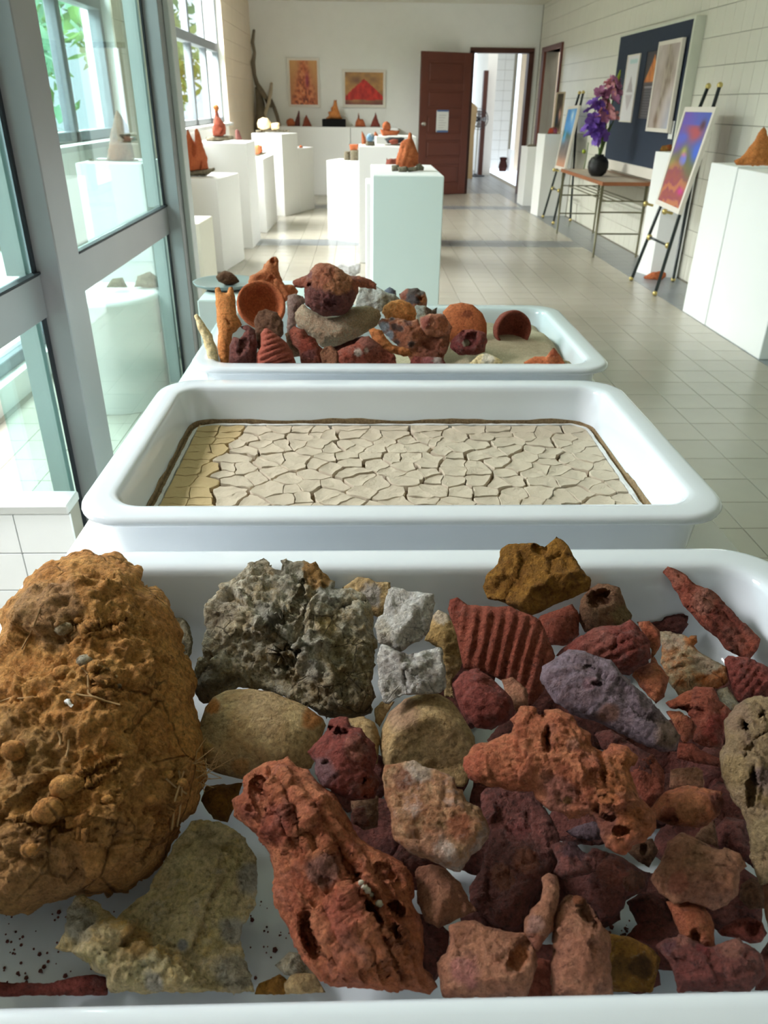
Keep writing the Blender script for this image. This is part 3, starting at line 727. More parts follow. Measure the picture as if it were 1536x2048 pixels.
m_red = rockmat('red_brown_rock', [S_(126, 60, 46), S_(168, 92, 72), S_(146, 72, 54)], 13, .8, dust=(S_(190, 140, 124), .4), dark=(S_(72, 32, 28), .4))
m_pink = rockmat('pink_brown_rock', [S_(136, 84, 66), S_(172, 120, 94), S_(150, 98, 74)], 11, .7, dust=(S_(190, 158, 142), .35), dark=(S_(92, 50, 42), .4))
m_maroon = rockmat('maroon_rock', [S_(92, 44, 38), S_(130, 70, 60), S_(108, 54, 46)], 13, .8, dust=(S_(150, 104, 98), .3), dark=(S_(52, 26, 26), .5), gloss=.25)
m_purple = rockmat('purple_rock', [S_(96, 82, 92), S_(140, 122, 132), S_(126, 98, 98)], 9, .7, dust=(S_(150, 140, 150), .3), dark=(S_(72, 56, 60), .4))
m_crust = rockmat('crusted_rock', [S_(154, 92, 62), S_(190, 148, 112), S_(168, 100, 66)], 10, .8, dust=(S_(226, 220, 210), .85))
m_yelgrey = rockmat('yellow_grey_rock', [S_(186, 178, 158), S_(192, 174, 124), S_(190, 150, 72)], 9, .9, dark=(S_(120, 96, 54), .4))
m_yelpurp = rockmat('yellow_purple_rock', [S_(150, 124, 108), S_(178, 150, 116), S_(150, 122, 70)], 11, .8, dark=(S_(84, 60, 62), .4))
m_rust = rockmat('rust_slab', [S_(166, 92, 48), S_(186, 164, 132), S_(186, 118, 66)], 12, .7, .3)
m_brownrock = rockmat('brown_hollow_rock', [S_(112, 76, 58), S_(152, 112, 84), S_(134, 92, 66)], 14, .8, dark=(S_(60, 40, 34), .4))
m_root = plain('dry_root', S_(186, 150, 104), .9, var=.15)
m_quartz = plain('pale_quartz', S_(176, 164, 144), .5)

GR = 'rocks heaped in the nearest tray'
def nrock(label, crop, pts, mat, h, **k): return rock(k.pop('name', 'rock'), label, k.pop('cat', 'rock'), crop, pts, mat, h=h, group=k.pop('group', None), **k)

# ---- dark filler rocks added so the gaps in the heap read dark
GAP_FILLERS = ['dark maroon rock under the middle of the winged orange rock', 'dark maroon rock between the brown boulder and the dark layered slab', 'maroon rock under the tail of the purple rock', 'dark rock deep between the long sculpted rock and the crusted block', 'maroon rock under the orange bowl-shaped rock', 'dark rock under the plum block, right of the layered slab', 'dark rock under the broad flat slab and the horse-head rock', 'dark rock between the brown boulder and the speckled crimson rock', 'dark rock between the rusty curled rock and the holed yellow rock', 'dark rock under the head of the winged orange rock', 'dark rock between the long sculpted rock and the pink rock at the front rim', 'dark rock under the swirled crimson rock', 'dark rock in the gap left of the winged orange rock', 'dark rock under the rusty curled red rock', 'dark rock behind the stick-like pink rock', 'dark rock under the right wing of the orange winged rock', 'dark rock under the horse-head shaped rock', 'dark rock under the crimson ring-shaped rock', 'dark rock left of the dark layered slab', 'dark rock between the pink cone-shaped rock and the stick-like rock', 'dark rock between the ridged slab and the purple rock', 'dark rock under the crimson knob with holes', 'dark rock between the brown boulder and the crusted block', 'dark rock left of the holed yellow and purple rock', 'dark rock behind the yellow-brown glossy rock', 'dark rock right of the pink rock with a scoop', 'dark rock under the small squared block with a notch', 'dark rock under the foot of the ridged slab, beside the purple rock', 'dark rock under the middle of the long purple rock', 'dark rock beneath the yellowish cracked rock and the crimson speckled one', 'dark rock right of the orange bowl-shaped rock', 'dark rock above the small pink-brown cone-shaped rock', 'dark rock under the crimson fan-shaped rock']
for i, (x, y, rx, ry) in enumerate([(1180, 1640, 90, 60), (1010, 1590, 80, 60), (1340, 1500, 100, 60), (760, 1660, 60, 60), (1400, 1700, 90, 70), (1180, 1800, 70, 60), (1330, 1890, 90, 60), (900, 1420, 60, 60), (1470, 1500, 80, 70), (1100, 1500, 90, 60), (840, 1900, 60, 70), (1230, 1300, 80, 50), (1040, 1480, 60, 50), (1440, 1390, 70, 50), (1100, 1760, 80, 60), (1240, 1560, 80, 60), (1370, 1790, 90, 60), (1460, 1800, 80, 70), (960, 1700, 70, 60), (1010, 1830, 90, 60), (1170, 1420, 70, 50), (720, 1560, 70, 60), (880, 1560, 60, 60), (1440, 1560, 70, 70), (1250, 1930, 80, 60), (1080, 1930, 80, 50), (1330, 1600, 70, 60), (1090, 1400, 80, 60), (1214, 1440, 80, 55), (925, 1370, 70, 60), (1455, 1625, 70, 60), (838, 1730, 60, 60), (1490, 1430, 70, 60)]):
    pts = [(x + rx * math.cos(a) * (1 + .18 * math.sin(3 * a + i)), y + ry * math.sin(a) * (1 + .15 * math.cos(2 * a + i))) for a in np.linspace(0, 2 * math.pi, 11)[:-1]]
    nrock(GAP_FILLERS[i], 'P', pts, m_maroon, .028, thick=.6, facets=3, step=7, group='covered rocks at the bottom of the heap')

# ---- left half
R1 = nrock('largest lump, orange cracked clay with roots, at the left of the nearest tray', 'P', [(0, 1285), (20, 1215), (60, 1165), (85, 1135), (105, 1115), (150, 1100), (165, 1098), (195, 1108), (235, 1106), (262, 1135), (275, 1140), (285, 1170), (320, 1190), (350, 1225), (365, 1280), (368, 1320), (385, 1365), (395, 1430), (408, 1490), (410, 1560), (395, 1625), (370, 1650), (330, 1720), (270, 1770), (200, 1790), (120, 1800), (60, 1830), (0, 1822), (-60, 1750), (-90, 1600), (-80, 1450), (-40, 1340)],
           m_clay, .10, name='clay_lump', cat='clay lump', thick=.85, back=.6, tilt=.5, step=4.0, rough=(.05, 1.5), crumb=.034, chip=.045, jit=.035,
           patches=[(60, 1520, 90, (164, 136, 94), .6), (110, 1230, 60, (160, 136, 108), .6), (60, 1760, 120, (150, 118, 86), .6), (250, 1720, 100, (160, 116, 74), .5), (310, 1550, 70, (160, 116, 74), .4), (190, 1180, 60, (190, 140, 80), .3), (230, 1350, 120, (214, 152, 86), .4)],  # brown and grey patches; the last paints light onto the upper part
           dents=[(215, 1256, 46, 9, -.25, .10), (152, 1250, 20, 14, 0, .12), (205, 1375, 9, 34, -.4, .06), (190, 1547, 60, 9, -.5, .07), (120, 1650, 90, 11, .1, .08)])
# pebbles stuck in the lump, roots hanging on it
def surf(px, py, o, lift=.0):
    M = np.array(o.location); dg = bpy.context.evaluated_depsgraph_get()
    ok, p, nn, _ = o.ray_cast(Vector(CAM - M), Vector(ray(px, py)).normalized())
    return (np.array(p) + M + np.array(nn) * lift) if ok else None
bpy.context.view_layer.update()
rgp = np.random.default_rng(3)
def pebble(px, py, r, mat, par, nm='pebble'):
    c = surf(px, py, par, 0)
    if c is None: return
    s = r * .9 / F; mb = MB(); V = []; k0 = rgp.integers(1e6)
    import_ = MB().ball((0, 0, 0), 1, 9); P = np.array(import_.V); P = P * (1 + .28 * fbm(P * 1.3 + k0 % 97, 3, 2))[:, None] * np.array([1, .8, .75]) * s + c
    mesh_obj(nm, P, import_.F, mat, par, None, True, {'tint': np.tile([.5, .5, .5, 0.], (len(P), 1))})
for px, py, r in ((158, 1240, 9), (128, 1258, 14), (125, 1345, 15), (170, 1322, 13), (237, 1372, 5), (128, 1575, 20), (150, 1570, 16), (95, 1620, 22), (148, 1645, 12), (28, 1500, 18), (335, 1550, 9), (365, 1565, 8), (60, 1700, 12), (300, 1600, 10), (215, 1600, 9), (30, 1400, 9)):
    pebble(px, py, r, m_grey if r in (5, 13, 14) else m_clay, R1)
def root(pts, rr, par):
    P = [surf(x, y, par, .0016) for x, y in pts]; P = [p for p in P if p is not None]
    if len(P) > 1: MB().tube(P, rr, 5).obj('root', m_root, par, smooth=True)
for pts in ([(80, 1220), (70, 1250), (62, 1270), (45, 1300)], [(165, 1335), (175, 1350), (178, 1385), (186, 1392)], [(195, 1330), (215, 1338), (233, 1353)], [(130, 1385), (160, 1390), (190, 1398), (215, 1405), (240, 1408)], [(0, 1405), (20, 1398), (45, 1398), (68, 1392)], [(120, 1462), (122, 1480), (121, 1490)], [(136, 1480), (138, 1500), (132, 1515)], [(360, 1540), (362, 1580), (358, 1620), (352, 1650)], [(330, 1560), (350, 1575), (370, 1590)], [(370, 1545), (352, 1600), (340, 1660)]):
    root(pts, .0009, R1)
curl = [surf(138 + 8 * math.cos(a), 1407 - 7 * math.sin(a), R1, .004) for a in np.linspace(-.4, 4.4, 12)]
MB().tube([c for c in curl if c is not None], .0016, 6).obj('snail_curl', m_paper, R1, smooth=True)
# loose root tuft between lump and boulder
rt = []; g = np.random.default_rng(5); tuft = MB(); c0 = on_z(395, 1545, TZ + .10)
for i in range(34):
    a = g.uniform(0, 6.28); l = g.uniform(.012, .035); d = np.array([math.cos(a), math.sin(a) * .6, g.uniform(-.1, .7)]); p = c0 + g.normal(0, .006, 3)
    tuft.tube([p, p + d * l * .5 + g.normal(0, .003, 3), p + d * l + g.normal(0, .006, 3)], .0004, 4)
tag(tuft.obj('root_tuft', m_root), 'tangle of fine dry roots between the orange clay lump and the tan boulder', 'roots', kind='stuff')

nrock('olive rock half hidden behind the orange clay lump', 'A4', [(1290, 560), (1340, 560), (1390, 640), (1410, 720), (1400, 830), (1370, 880), (1300, 880), (1260, 700)], m_grey, .05, facets=2, patches=[(1350, 700, 400, (120, 112, 78), .7)])
nrock('big grey and tan crumbly lump against the back of the nearest tray', 'A5', [(105, 340), (200, 235), (340, 140), (350, 120), (425, 88), (480, 130), (505, 140), (510, 105), (545, 88), (640, 110), (720, 150), (805, 225), (800, 262), (940, 275), (1000, 330), (1015, 420), (1010, 500), (1030, 560), (1035, 640), (1020, 760), (1040, 850), (1000, 930), (900, 960), (760, 975), (650, 900), (540, 850), (400, 800), (300, 800), (190, 830), (110, 850), (60, 780), (40, 710), (60, 660), (110, 610), (95, 560), (100, 480), (95, 400)],
      m_grey, .10, thick=.85, back=.6, tilt=.4, facets=4, rough=(.055, 1.5), crumb=.045, chip=.07, step=4.0, jit=.025,
      patches=[(720, 200, 90, (176, 122, 48), .9), (760, 470, 70, (196, 160, 84), .7), (770, 300, 90, (186, 184, 176), .8), (440, 390, 80, (182, 178, 168), .8), (560, 190, 90, (176, 172, 158), .7), (540, 480, 70, (180, 178, 168), .7), (660, 560, 90, (170, 168, 158), .6), (200, 380, 80, (140, 122, 104), .6), (900, 650, 160, (138, 118, 66), .6), (680, 700, 80, (168, 166, 158), .6), (850, 850, 150, (110, 90, 56), .7), (120, 760, 90, (88, 74, 58), .8)],  # dark lower patches put the shade of the bottom into the colour
      dents=[(490, 430, 60, 8, -.5, .15), (560, 660, 60, 10, -.4, .2), (620, 300, 12, 110, .2, .16), (900, 350, 70, 10, -.3, .15), (510, 620, 12, 12, 0, .3), (380, 660, 50, 10, .8, .15)])
nrock('small tan and grey chip standing behind the big grey lump', 'A5', [(845, 258), (930, 198), (990, 205), (1020, 225), (1105, 230), (1110, 290), (1060, 420), (1000, 400), (900, 300)], m_tan, .105, facets=4, thick=.6, patches=[(1000, 300, 60, (170, 168, 170), .8)])
nrock('yellowish cracked rock behind the white block and beside the ridged red slab', 'A5', [(1290, 540), (1330, 420), (1365, 380), (1420, 400), (1480, 480), (1500, 650), (1480, 700), (1440, 760), (1450, 850), (1400, 840), (1390, 700), (1380, 590)], m_tan, .07, facets=3, patches=[(1400, 550, 120, (160, 124, 62), .7), (1390, 410, 50, (190, 176, 160), .8)])
nrock('chalky white block with squared faces, beside the big grey lump', 'A5', [(1020, 470), (1040, 415), (1065, 400), (1100, 270), (1125, 256), (1210, 275), (1340, 290), (1350, 340), (1335, 400), (1320, 480), (1280, 530), (1160, 600), (1040, 555)], m_white, .13, facets=5, thick=.9, rough=(.04, 1.2), patches=[(1060, 500, 70, (176, 156, 120), .5)])
nrock('jagged white rock with dark stains, just below the chalky white block', 'A5', [(1035, 620), (1060, 560), (1120, 590), (1200, 620), (1300, 590), (1380, 580), (1405, 700), (1405, 790), (1370, 825), (1180, 835), (1100, 880), (1070, 870), (1045, 760)], m_white, .11, facets=5, thick=.9, rough=(.07, 1.2), dents=[(1210, 640, 50, 30, .4, .5), (1185, 740, 10, 50, 0, .3)], patches=[(1180, 600, 60, (120, 92, 74), .6), (1330, 700, 60, (130, 112, 96), .6), (1080, 690, 40, (110, 88, 80), .5)])
nrock('small tan rock between the white rocks and the brown boulder', 'A5', [(1020, 910), (1060, 870), (1130, 870), (1080, 950), (1050, 1010), (1025, 980)], m_tan, .06, facets=1)
nrock('smooth oval tan boulder with two rust spots', 'A5', [(30, 1110), (60, 1050), (110, 900), (150, 850), (220, 815), (350, 800), (460, 820), (560, 855), (660, 900), (740, 960), (760, 1000), (735, 1060), (720, 1150), (680, 1230), (600, 1270), (500, 1300), (340, 1280), (310, 1293), (150, 1250), (30, 1170)],
      m_tan, .07, name='boulder', chip=.012, thick=.75, rough=(.018, 1.0), jit=.008, patches=[(150, 890, 42, (176, 104, 40), .95), (690, 950, 70, (176, 102, 38), .9), (300, 1220, 50, (180, 116, 50), .6), (80, 1130, 60, (184, 140, 70), .5), (420, 900, 130, (180, 150, 116), .5), (170, 1010, 80, (128, 112, 84), .5)])
nrock('rounded brown boulder below the white rocks', 'A5', [(1050, 1100), (1060, 1020), (1100, 930), (1180, 860), (1280, 825), (1360, 822), (1440, 870), (1500, 950), (1560, 1060), (1570, 1170), (1540, 1260), (1500, 1330), (1300, 1330), (1150, 1310), (1070, 1200)], m_tan, .06, name='boulder', chip=.012, thick=.75, rough=(.016, 1.0), jit=.008, facets=1, patches=[(1170, 930, 80, (168, 130, 112), .7), (1350, 1150, 160, (150, 118, 80), .5)])
nrock('dark brown rock under the oval boulder, beside the root tangle', 'A7', [(1130, 200), (1330, 180), (1290, 300), (1250, 400), (1170, 380), (1100, 280)], m_ochre, .03)
nrock('olive brown rock behind the crimson knob', 'A8', [(700, 45), (790, 35), (850, 70), (880, 150), (860, 300), (800, 250), (720, 90)], m_tan, .06)
nrock('reddish stem of rock hanging below the crimson knob', 'A8', [(715, 490), (870, 470), (865, 640), (790, 660), (730, 620)], m_brownrock, .07, facets=2, patches=[(760, 590, 60, (110, 50, 44), .8)])
nrock('crimson knob with eye-like holes, between the two boulders', 'A8', [(480, 230), (520, 180), (570, 130), (600, 60), (660, 38), (705, 40), (715, 90), (775, 105), (800, 140), (850, 190), (860, 260), (845, 330), (875, 380), (870, 430), (850, 490), (740, 495), (650, 470), (560, 420), (520, 350), (525, 290)],
      m_crim, .115, thick=.95, rough=(.04, 1.1), dents=[(605, 97, 14, 18, 0, .5), (670, 122, 40, 16, .2, .5), (790, 390, 14, 30, .3, .5), (797, 466, 16, 10, 0, .4), (585, 290, 20, 14, 0, .2)], patches=[(560, 330, 80, (140, 118, 124), .7), (740, 220, 60, (190, 120, 104), .7), (820, 430, 60, (160, 76, 48), .8)])
nrock('flat block with a white crust, right of the crimson knob', 'A8', [(880, 370), (905, 300), (1040, 280), (1060, 275), (1110, 310), (1180, 320), (1290, 370), (1300, 430), (1330, 435), (1350, 500), (1420, 550), (1475, 650), (1470, 700), (1380, 800), (1320, 893), (1200, 850), (1050, 790), (960, 720), (945, 640), (940, 560), (905, 480)], m_crust, .11, facets=1, thick=.85, plateau=.62, cuts=[(1150, 790, 118, 1.8, .62), (1440, 720, 40, 1.8, .6)], patches=[(1010, 380, 60, (104, 62, 56), .7), (1320, 640, 70, (150, 74, 48), .8), (1150, 780, 120, (190, 140, 116), .6), (1080, 330, 70, (200, 190, 176), .6)])
R13 = nrock('long orange-red sculpted rock with slots, reaching the front rim', 'A8', [(60, 490), (110, 440), (140, 370), (250, 290), (330, 270), (370, 258), (410, 310), (450, 330), (490, 330), (530, 390), (560, 430), (620, 470), (700, 600), (740, 700), (850, 780), (930, 800), (1040, 870), (1070, 960), (1060, 1050), (1110, 1150), (1120, 1260), (1130, 1400), (1200, 1510), (1150, 1560), (600, 1540), (520, 1450), (430, 1350), (400, 1260), (360, 1180), (300, 1090), (280, 980), (300, 920), (300, 880), (230, 740), (130, 640), (70, 580)],
      m_orange, .08, thick=.62, rough=(.030, 1.3), ridge=(math.radians(-34), 34, .11), step=3.6, jit=.014,
      dents=[(795, 1075, 150, 42, .95, .9), (485, 1235, 110, 36, 1.3, .7), (690, 850, 140, 34, .95, .55), (660, 760, 90, 20, 1.0, .5), (260, 500, 150, 60, 1.0, .38), (390, 560, 120, 16, 1.2, .35), (970, 1090, 50, 24, .5, .5), (975, 1210, 34, 16, 1.2, .5), (680, 655, 20, 16, .6, .5), (790, 950, 90, 12, .95, .4), (440, 720, 60, 12, 1.3, .35), (900, 880, 60, 40, .6, .25)],
      patches=[(560, 890, 85, (132, 96, 88), .9), (310, 640, 110, (150, 66, 60), .7), (200, 800, 90, (80, 44, 54), .85), (690, 1120, 120, (178, 92, 78), .7), (1000, 1400, 200, (176, 98, 50), .6), (1000, 1000, 150, (168, 86, 46), .6), (150, 560, 60, (120, 52, 48), .7)])
for px, py, r in ((723, 1766, 5), (729, 1774, 5), (735, 1781, 5), (741, 1789, 5), (760, 1807, 6)): pebble(px, py, r, m_quartz, R13, 'quartz')
nrock('small pink-brown cone-shaped rock beside the long sculpted one', 'A8', [(1070, 890), (1090, 860), (1160, 850), (1240, 870), (1320, 950), (1360, 1040), (1410, 1100), (1300, 1150), (1200, 1200), (1130, 1160), (1085, 1060)], m_pink, .065, facets=4, rough=(.02, 1))
nrock('yellow and grey flat rock with a concave left side, front left of the tray', 'A7', [(290, 1090), (350, 1000), (360, 860), (420, 795), (460, 790), (550, 850), (640, 930), (680, 880), (800, 780), (870, 660), (940, 520), (1010, 430), (1045, 375), (1130, 378), (1210, 395), (1280, 450), (1340, 490), (1400, 590), (1420, 720), (1410, 850), (1330, 960), (1310, 1070), (1345, 1150), (1390, 1250), (1400, 1330), (600, 1330), (590, 1240), (530, 1210), (490, 1160), (380, 1120), (340, 1110)],
      m_yelgrey, .055, thick=.75, facets=0, plateau=.55, cuts=[(1335, 700, 5, 1.6, .6), (1250, 1050, 35, 1.5, .6), (800, 790, 225, 2.2, .6), (1180, 440, -60, 2.0, .6), (560, 880, -50, 2.0, .55)], chip=.035, rough=(.045, 1.6), crumb=.03, step=4.0, patches=[(450, 950, 110, (172, 168, 158), .85), (1380, 700, 90, (160, 156, 146), .9), (1290, 1000, 80, (170, 168, 164), .8), (1290, 1230, 110, (148, 142, 128), .8), (740, 1050, 90, (186, 130, 52), .7), (1005, 1075, 40, (128, 130, 134), .95), (850, 1280, 60, (164, 160, 156), .8), (1150, 460, 90, (184, 166, 126), .6)])
nrock('dark crimson rock lying along the front rim, far left', 'A7', [(-80, 1290), (0, 1270), (130, 1285), (270, 1280), (330, 1265), (420, 1240), (520, 1230), (585, 1250), (590, 1345), (0, 1350), (-90, 1345)], m_crim, .02, thick=.8)
nrock('small grey-brown stone in front of the long sculpted rock', 'A8', [(300, 1400), (380, 1330), (440, 1330), (500, 1410), (540, 1460), (480, 1480), (350, 1450)], m_grey, .02, facets=2)
nrock('small tan stone touching the front rim beside the long sculpted rock', 'A8', [(350, 1500), (400, 1440), (520, 1450), (580, 1550), (360, 1560)], m_tan, .02, facets=2)
nrock('small dark brown stone at the front rim beside the yellow-grey rock', 'A8', [(190, 1560), (210, 1500), (330, 1450), (380, 1490), (370, 1560)], m_ochre, .015, facets=2)
# crumbs on the tray floor
cr = MB(); g = np.random.default_rng(11)
for i in range(150):
    px, py = (g.uniform(0, 330), g.uniform(1815, 1965)) if i < 95 else ((g.uniform(500, 590), g.uniform(1800, 1960)) if i < 125 else (g.uniform(1200, 1260), g.uniform(1830, 1900)))
    c = on_z(px, py, TZ + .0135); r = abs(g.normal(0, .0007)) + .0005; b = MB().ball(c, r, 5); cr.add(b.V, b.F)
tag(mesh_obj('crumbs', cr.V, cr.F, m_maroon, None, None, False, {'tint': np.tile([.2, .15, .1, 0.], (len(cr.V), 1))}), 'dark crumbs scattered on the bare floor of the nearest tray', 'crumbs', kind='stuff')

# ---- right half
nrock('ochre rock with two peaks, perched highest at the back rim', 'A6', [(200, 265), (225, 210), (275, 160), (280, 90), (310, 70), (390, 62), (440, 60), (490, 80), (545, 30), (600, 75), (620, 120), (680, 190), (700, 235), (695, 280), (600, 330), (520, 360), (430, 400), (330, 360), (215, 320)], m_ochre, .155, thick=.8, facets=4, tilt=.3, rough=(.03, 1.1), dents=[(470, 90, 40, 30, .6, .25)])
nrock('red-brown slab with wavy ridges, standing right of the white rocks', 'A6', [(35, 370), (45, 325), (80, 315), (130, 350), (200, 355), (330, 360), (430, 400), (470, 420), (510, 510), (540, 590), (500, 680), (480, 760), (420, 830), (350, 740), (280, 700), (200, 660), (110, 650), (80, 500)], m_red, .115, chip=.012, thick=.4, ridge=(math.radians(12), 24, .16), rough=(.018, 1), jit=.008, tilt=.2, patches=[(70, 350, 40, (150, 62, 52), .6)])
nrock('round reddish rock under the ochre rock', 'A6', [(450, 430), (470, 400), (560, 370), (620, 345), (650, 400), (650, 490), (600, 540), (510, 540), (470, 480)], m_red, .08, thick=.9)
nrock('brown hollow tube rock with a dark mouth, right of the ochre rock', 'A6', [(650, 400), (660, 330), (690, 280), (740, 250), (780, 250), (840, 270), (870, 350), (900, 400), (890, 440), (840, 470), (740, 480), (680, 475), (655, 430)], m_brownrock, .095, thick=1.0, dents=[(742, 322, 56, 46, .2, 1.3)], patches=[(860, 400, 60, (140, 122, 80), .7)])
nrock('thin maroon shard lying at the back wall of the tray', 'A6', [(900, 400), (1000, 385), (1100, 350), (1140, 370), (1160, 440), (1130, 490), (1050, 480), (960, 440)], m_maroon, .05, thick=.7, ridge=(1.4, 14, .1))
nrock('twisted maroon branch-like rock leaning in the right back corner', 'A6', [(1040, 190), (1060, 165), (1130, 195), (1195, 260), (1280, 290), (1330, 340), (1400, 420), (1450, 460), (1500, 510), (1490, 560), (1440, 605), (1350, 565), (1310, 520), (1230, 460), (1180, 400), (1130, 350), (1110, 300), (1080, 240)], m_red, .10, thick=.9, facets=3, ridge=(math.radians(-45), 22, .12), rough=(.035, 1.2), patches=[(1230, 340, 60, (172, 122, 104), .7), (1350, 440, 110, (120, 62, 54), .7), (1100, 220, 50, (176, 112, 92), .5)])
nrock('crimson swirled rock under the head of the long purple rock', 'A6', [(540, 590), (560, 560), (650, 500), (720, 460), (850, 440), (890, 420), (930, 450), (980, 520), (990, 600), (960, 625), (900, 645), (850, 660), (800, 630), (680, 600), (600, 600)], m_crim, .125, thick=.9, ridge=(math.radians(60), 20, .07), rough=(.03, 1.2), patches=[(750, 540, 90, (170, 104, 90), .6)], dents=[(820, 540, 10, 60, .3, .2)])
nrock('bright orange folded strip beside the swirled crimson rock', 'A6', [(920, 430), (980, 425), (1030, 470), (1035, 540), (1000, 590), (1030, 640), (1070, 690), (1050, 780), (1010, 815), (960, 760), (900, 680), (920, 650), (985, 620), (990, 560), (950, 480)], m_orange, .11, thick=.9, patches=[(960, 640, 50, (190, 120, 110), .7), (1000, 470, 60, (150, 56, 36), .6)])
nrock('pale slab streaked with orange, below the twisted maroon rock', 'A6', [(1020, 470), (1080, 475), (1150, 500), (1200, 495), (1205, 525), (1180, 540), (1220, 580), (1340, 640), (1350, 700), (1300, 740), (1180, 760), (1120, 780), (1060, 700), (1030, 620), (1040, 540)], m_rust, .09, thick=.35, ridge=(math.radians(70), 18, .14), tilt=.55, patches=[(1250, 620, 70, (190, 176, 160), .7), (1090, 500, 60, (190, 180, 165), .6), (1180, 510, 40, (186, 104, 50), .8), (1280, 700, 60, (186, 100, 52), .7)])
nrock('crimson fan-shaped rock at the right edge of the picture', 'A6', [(1330, 620), (1350, 590), (1430, 595), (1536, 640), (1600, 700), (1590, 780), (1460, 785), (1390, 810), (1360, 720)], m_crim, .09, thick=.7, ridge=(math.radians(40), 16, .12))
nrock('small grey stone between the pale slab and the holed yellow rock', 'A6', [(1290, 745), (1345, 735), (1400, 810), (1380, 850), (1320, 830)], m_grey, .075)
nrock('rusty red rock curling over itself, right of the purple rock', 'A6', [(1060, 810), (1150, 760), (1200, 730), (1280, 735), (1310, 800), (1365, 850), (1340, 930), (1320, 1010), (1260, 1020), (1180, 990), (1200, 920), (1150, 850), (1080, 830)], m_red, .10, thick=.9, dents=[(1130, 850, 60, 24, -.3, .6), (1210, 860, 40, 30, 0, .3)], patches=[(1310, 920, 80, (160, 66, 60), .8), (1130, 790, 60, (186, 104, 70), .6)])
nrock('rust-coloured strip of rock touching the tail of the purple rock', 'A6', [(1060, 850), (1120, 850), (1190, 890), (1210, 960), (1140, 1000), (1100, 920)], m_orange, .075, thick=.7, patches=[(1150, 930, 60, (120, 54, 44), .6)])
nrock('flat dark red shard pointing right, below the purple rock tail', 'A6', [(1110, 990), (1180, 1000), (1260, 1050), (1320, 1070), (1310, 1110), (1200, 1090), (1110, 1070)], m_red, .065, thick=.6)
nrock('dark plum rock in the shadow under the long purple rock', 'A6', [(720, 950), (800, 935), (900, 1000), (990, 1050), (1030, 1120), (1010, 1200), (900, 1170), (880, 1060), (760, 1020)], m_maroon, .07)
nrock('long purple-grey tapering rock lying across the red rocks', 'A6', [(470, 700), (480, 640), (540, 600), (600, 560), (680, 570), (800, 610), (850, 680), (960, 760), (1020, 820), (1100, 920), (1130, 960), (1110, 1040), (1040, 1045), (930, 1000), (800, 930), (700, 880), (600, 850), (530, 810)], m_purple, .145, thick=.85, tilt=.35, rough=(.026, 1.1), jit=.012, dents=[(780, 608, 12, 10, 0, .3), (735, 720, 26, 12, .2, .2), (700, 640, 20, 10, .4, .15), (880, 640, 30, 12, .6, .2)], patches=[(790, 860, 55, (158, 106, 82), .8), (1070, 950, 70, (150, 116, 78), .7), (700, 720, 40, (150, 96, 100), .5)])
nrock('speckled crimson rock beside the foot of the ridged slab', 'A6', [(60, 720), (110, 660), (180, 650), (250, 700), (290, 740), (330, 780), (350, 850), (330, 890), (240, 935), (170, 930), (110, 870), (80, 800)], m_crim, .13, thick=.95, rough=(.03, 1.2))
nrock('small pinkish stone stuck to the speckled crimson rock', 'A6', [(285, 700), (340, 690), (410, 745), (415, 840), (370, 860), (330, 830), (310, 770)], m_pink, .115, facets=2)
nrock('red-brown rock in the gap right of the winged orange rock', 'B1', [(870, 400), (900, 330), (980, 310), (1040, 410), (1030, 510), (960, 580), (910, 520)], m_red, .065, facets=1)
nrock('dark red layered slab in the middle, under the winged orange rock', 'B1', [(150, 500), (180, 475), (300, 480), (420, 500), (450, 570), (500, 640), (530, 720), (500, 800), (500, 870), (440, 930), (400, 1000), (370, 1100), (330, 1170), (200, 1130), (100, 1050), (95, 950), (150, 880), (190, 700), (160, 600)], m_maroon, .055, thick=.7, facets=2, patches=[(370, 830, 70, (168, 92, 62), .8), (260, 910, 60, (160, 94, 64), .7), (330, 680, 60, (150, 70, 66), .6)])
nrock('winged orange rock with an oblong hole, topmost in the middle right', 'B1', [(60, 390), (70, 330), (110, 270), (200, 240), (290, 200), (300, 150), (350, 95), (400, 95), (430, 125), (470, 130), (460, 100), (520, 95), (590, 130), (640, 190), (680, 215), (680, 270), (740, 300), (780, 265), (850, 280), (895, 325), (860, 390), (890, 450), (910, 520), (990, 590), (990, 660), (940, 730), (880, 750), (850, 800), (800, 790), (750, 760), (720, 680), (680, 600), (620, 600), (560, 610), (480, 590), (420, 530), (400, 490), (330, 490), (200, 460), (120, 440)],
      m_orange, .135, thick=.62, back=.7, rough=(.035, 1.3), step=3.6, dents=[(470, 252, 24, 70, .05, 1.3), (740, 400, 22, 120, -.1, .3), (830, 680, 40, 26, 0, .5), (740, 590, 60, 24, .5, .3), (450, 118, 20, 22, 0, .5)], patches=[(520, 500, 100, (170, 118, 112), .6), (570, 545, 24, (170, 130, 90), .9), (110, 380, 70, (180, 84, 66), .6), (830, 420, 120, (196, 120, 66), .6), (740, 640, 60, (108, 58, 60), .8), (590, 270, 30, (190, 140, 124), .6), (910, 640, 80, (186, 104, 58), .7)])
nrock('small squared block with a notched top, right of the winged orange rock', 'B1', [(1065, 385), (1100, 378), (1195, 372), (1220, 390), (1230, 480), (1150, 480), (1060, 480)], m_pink, .085, facets=2, thick=.9)
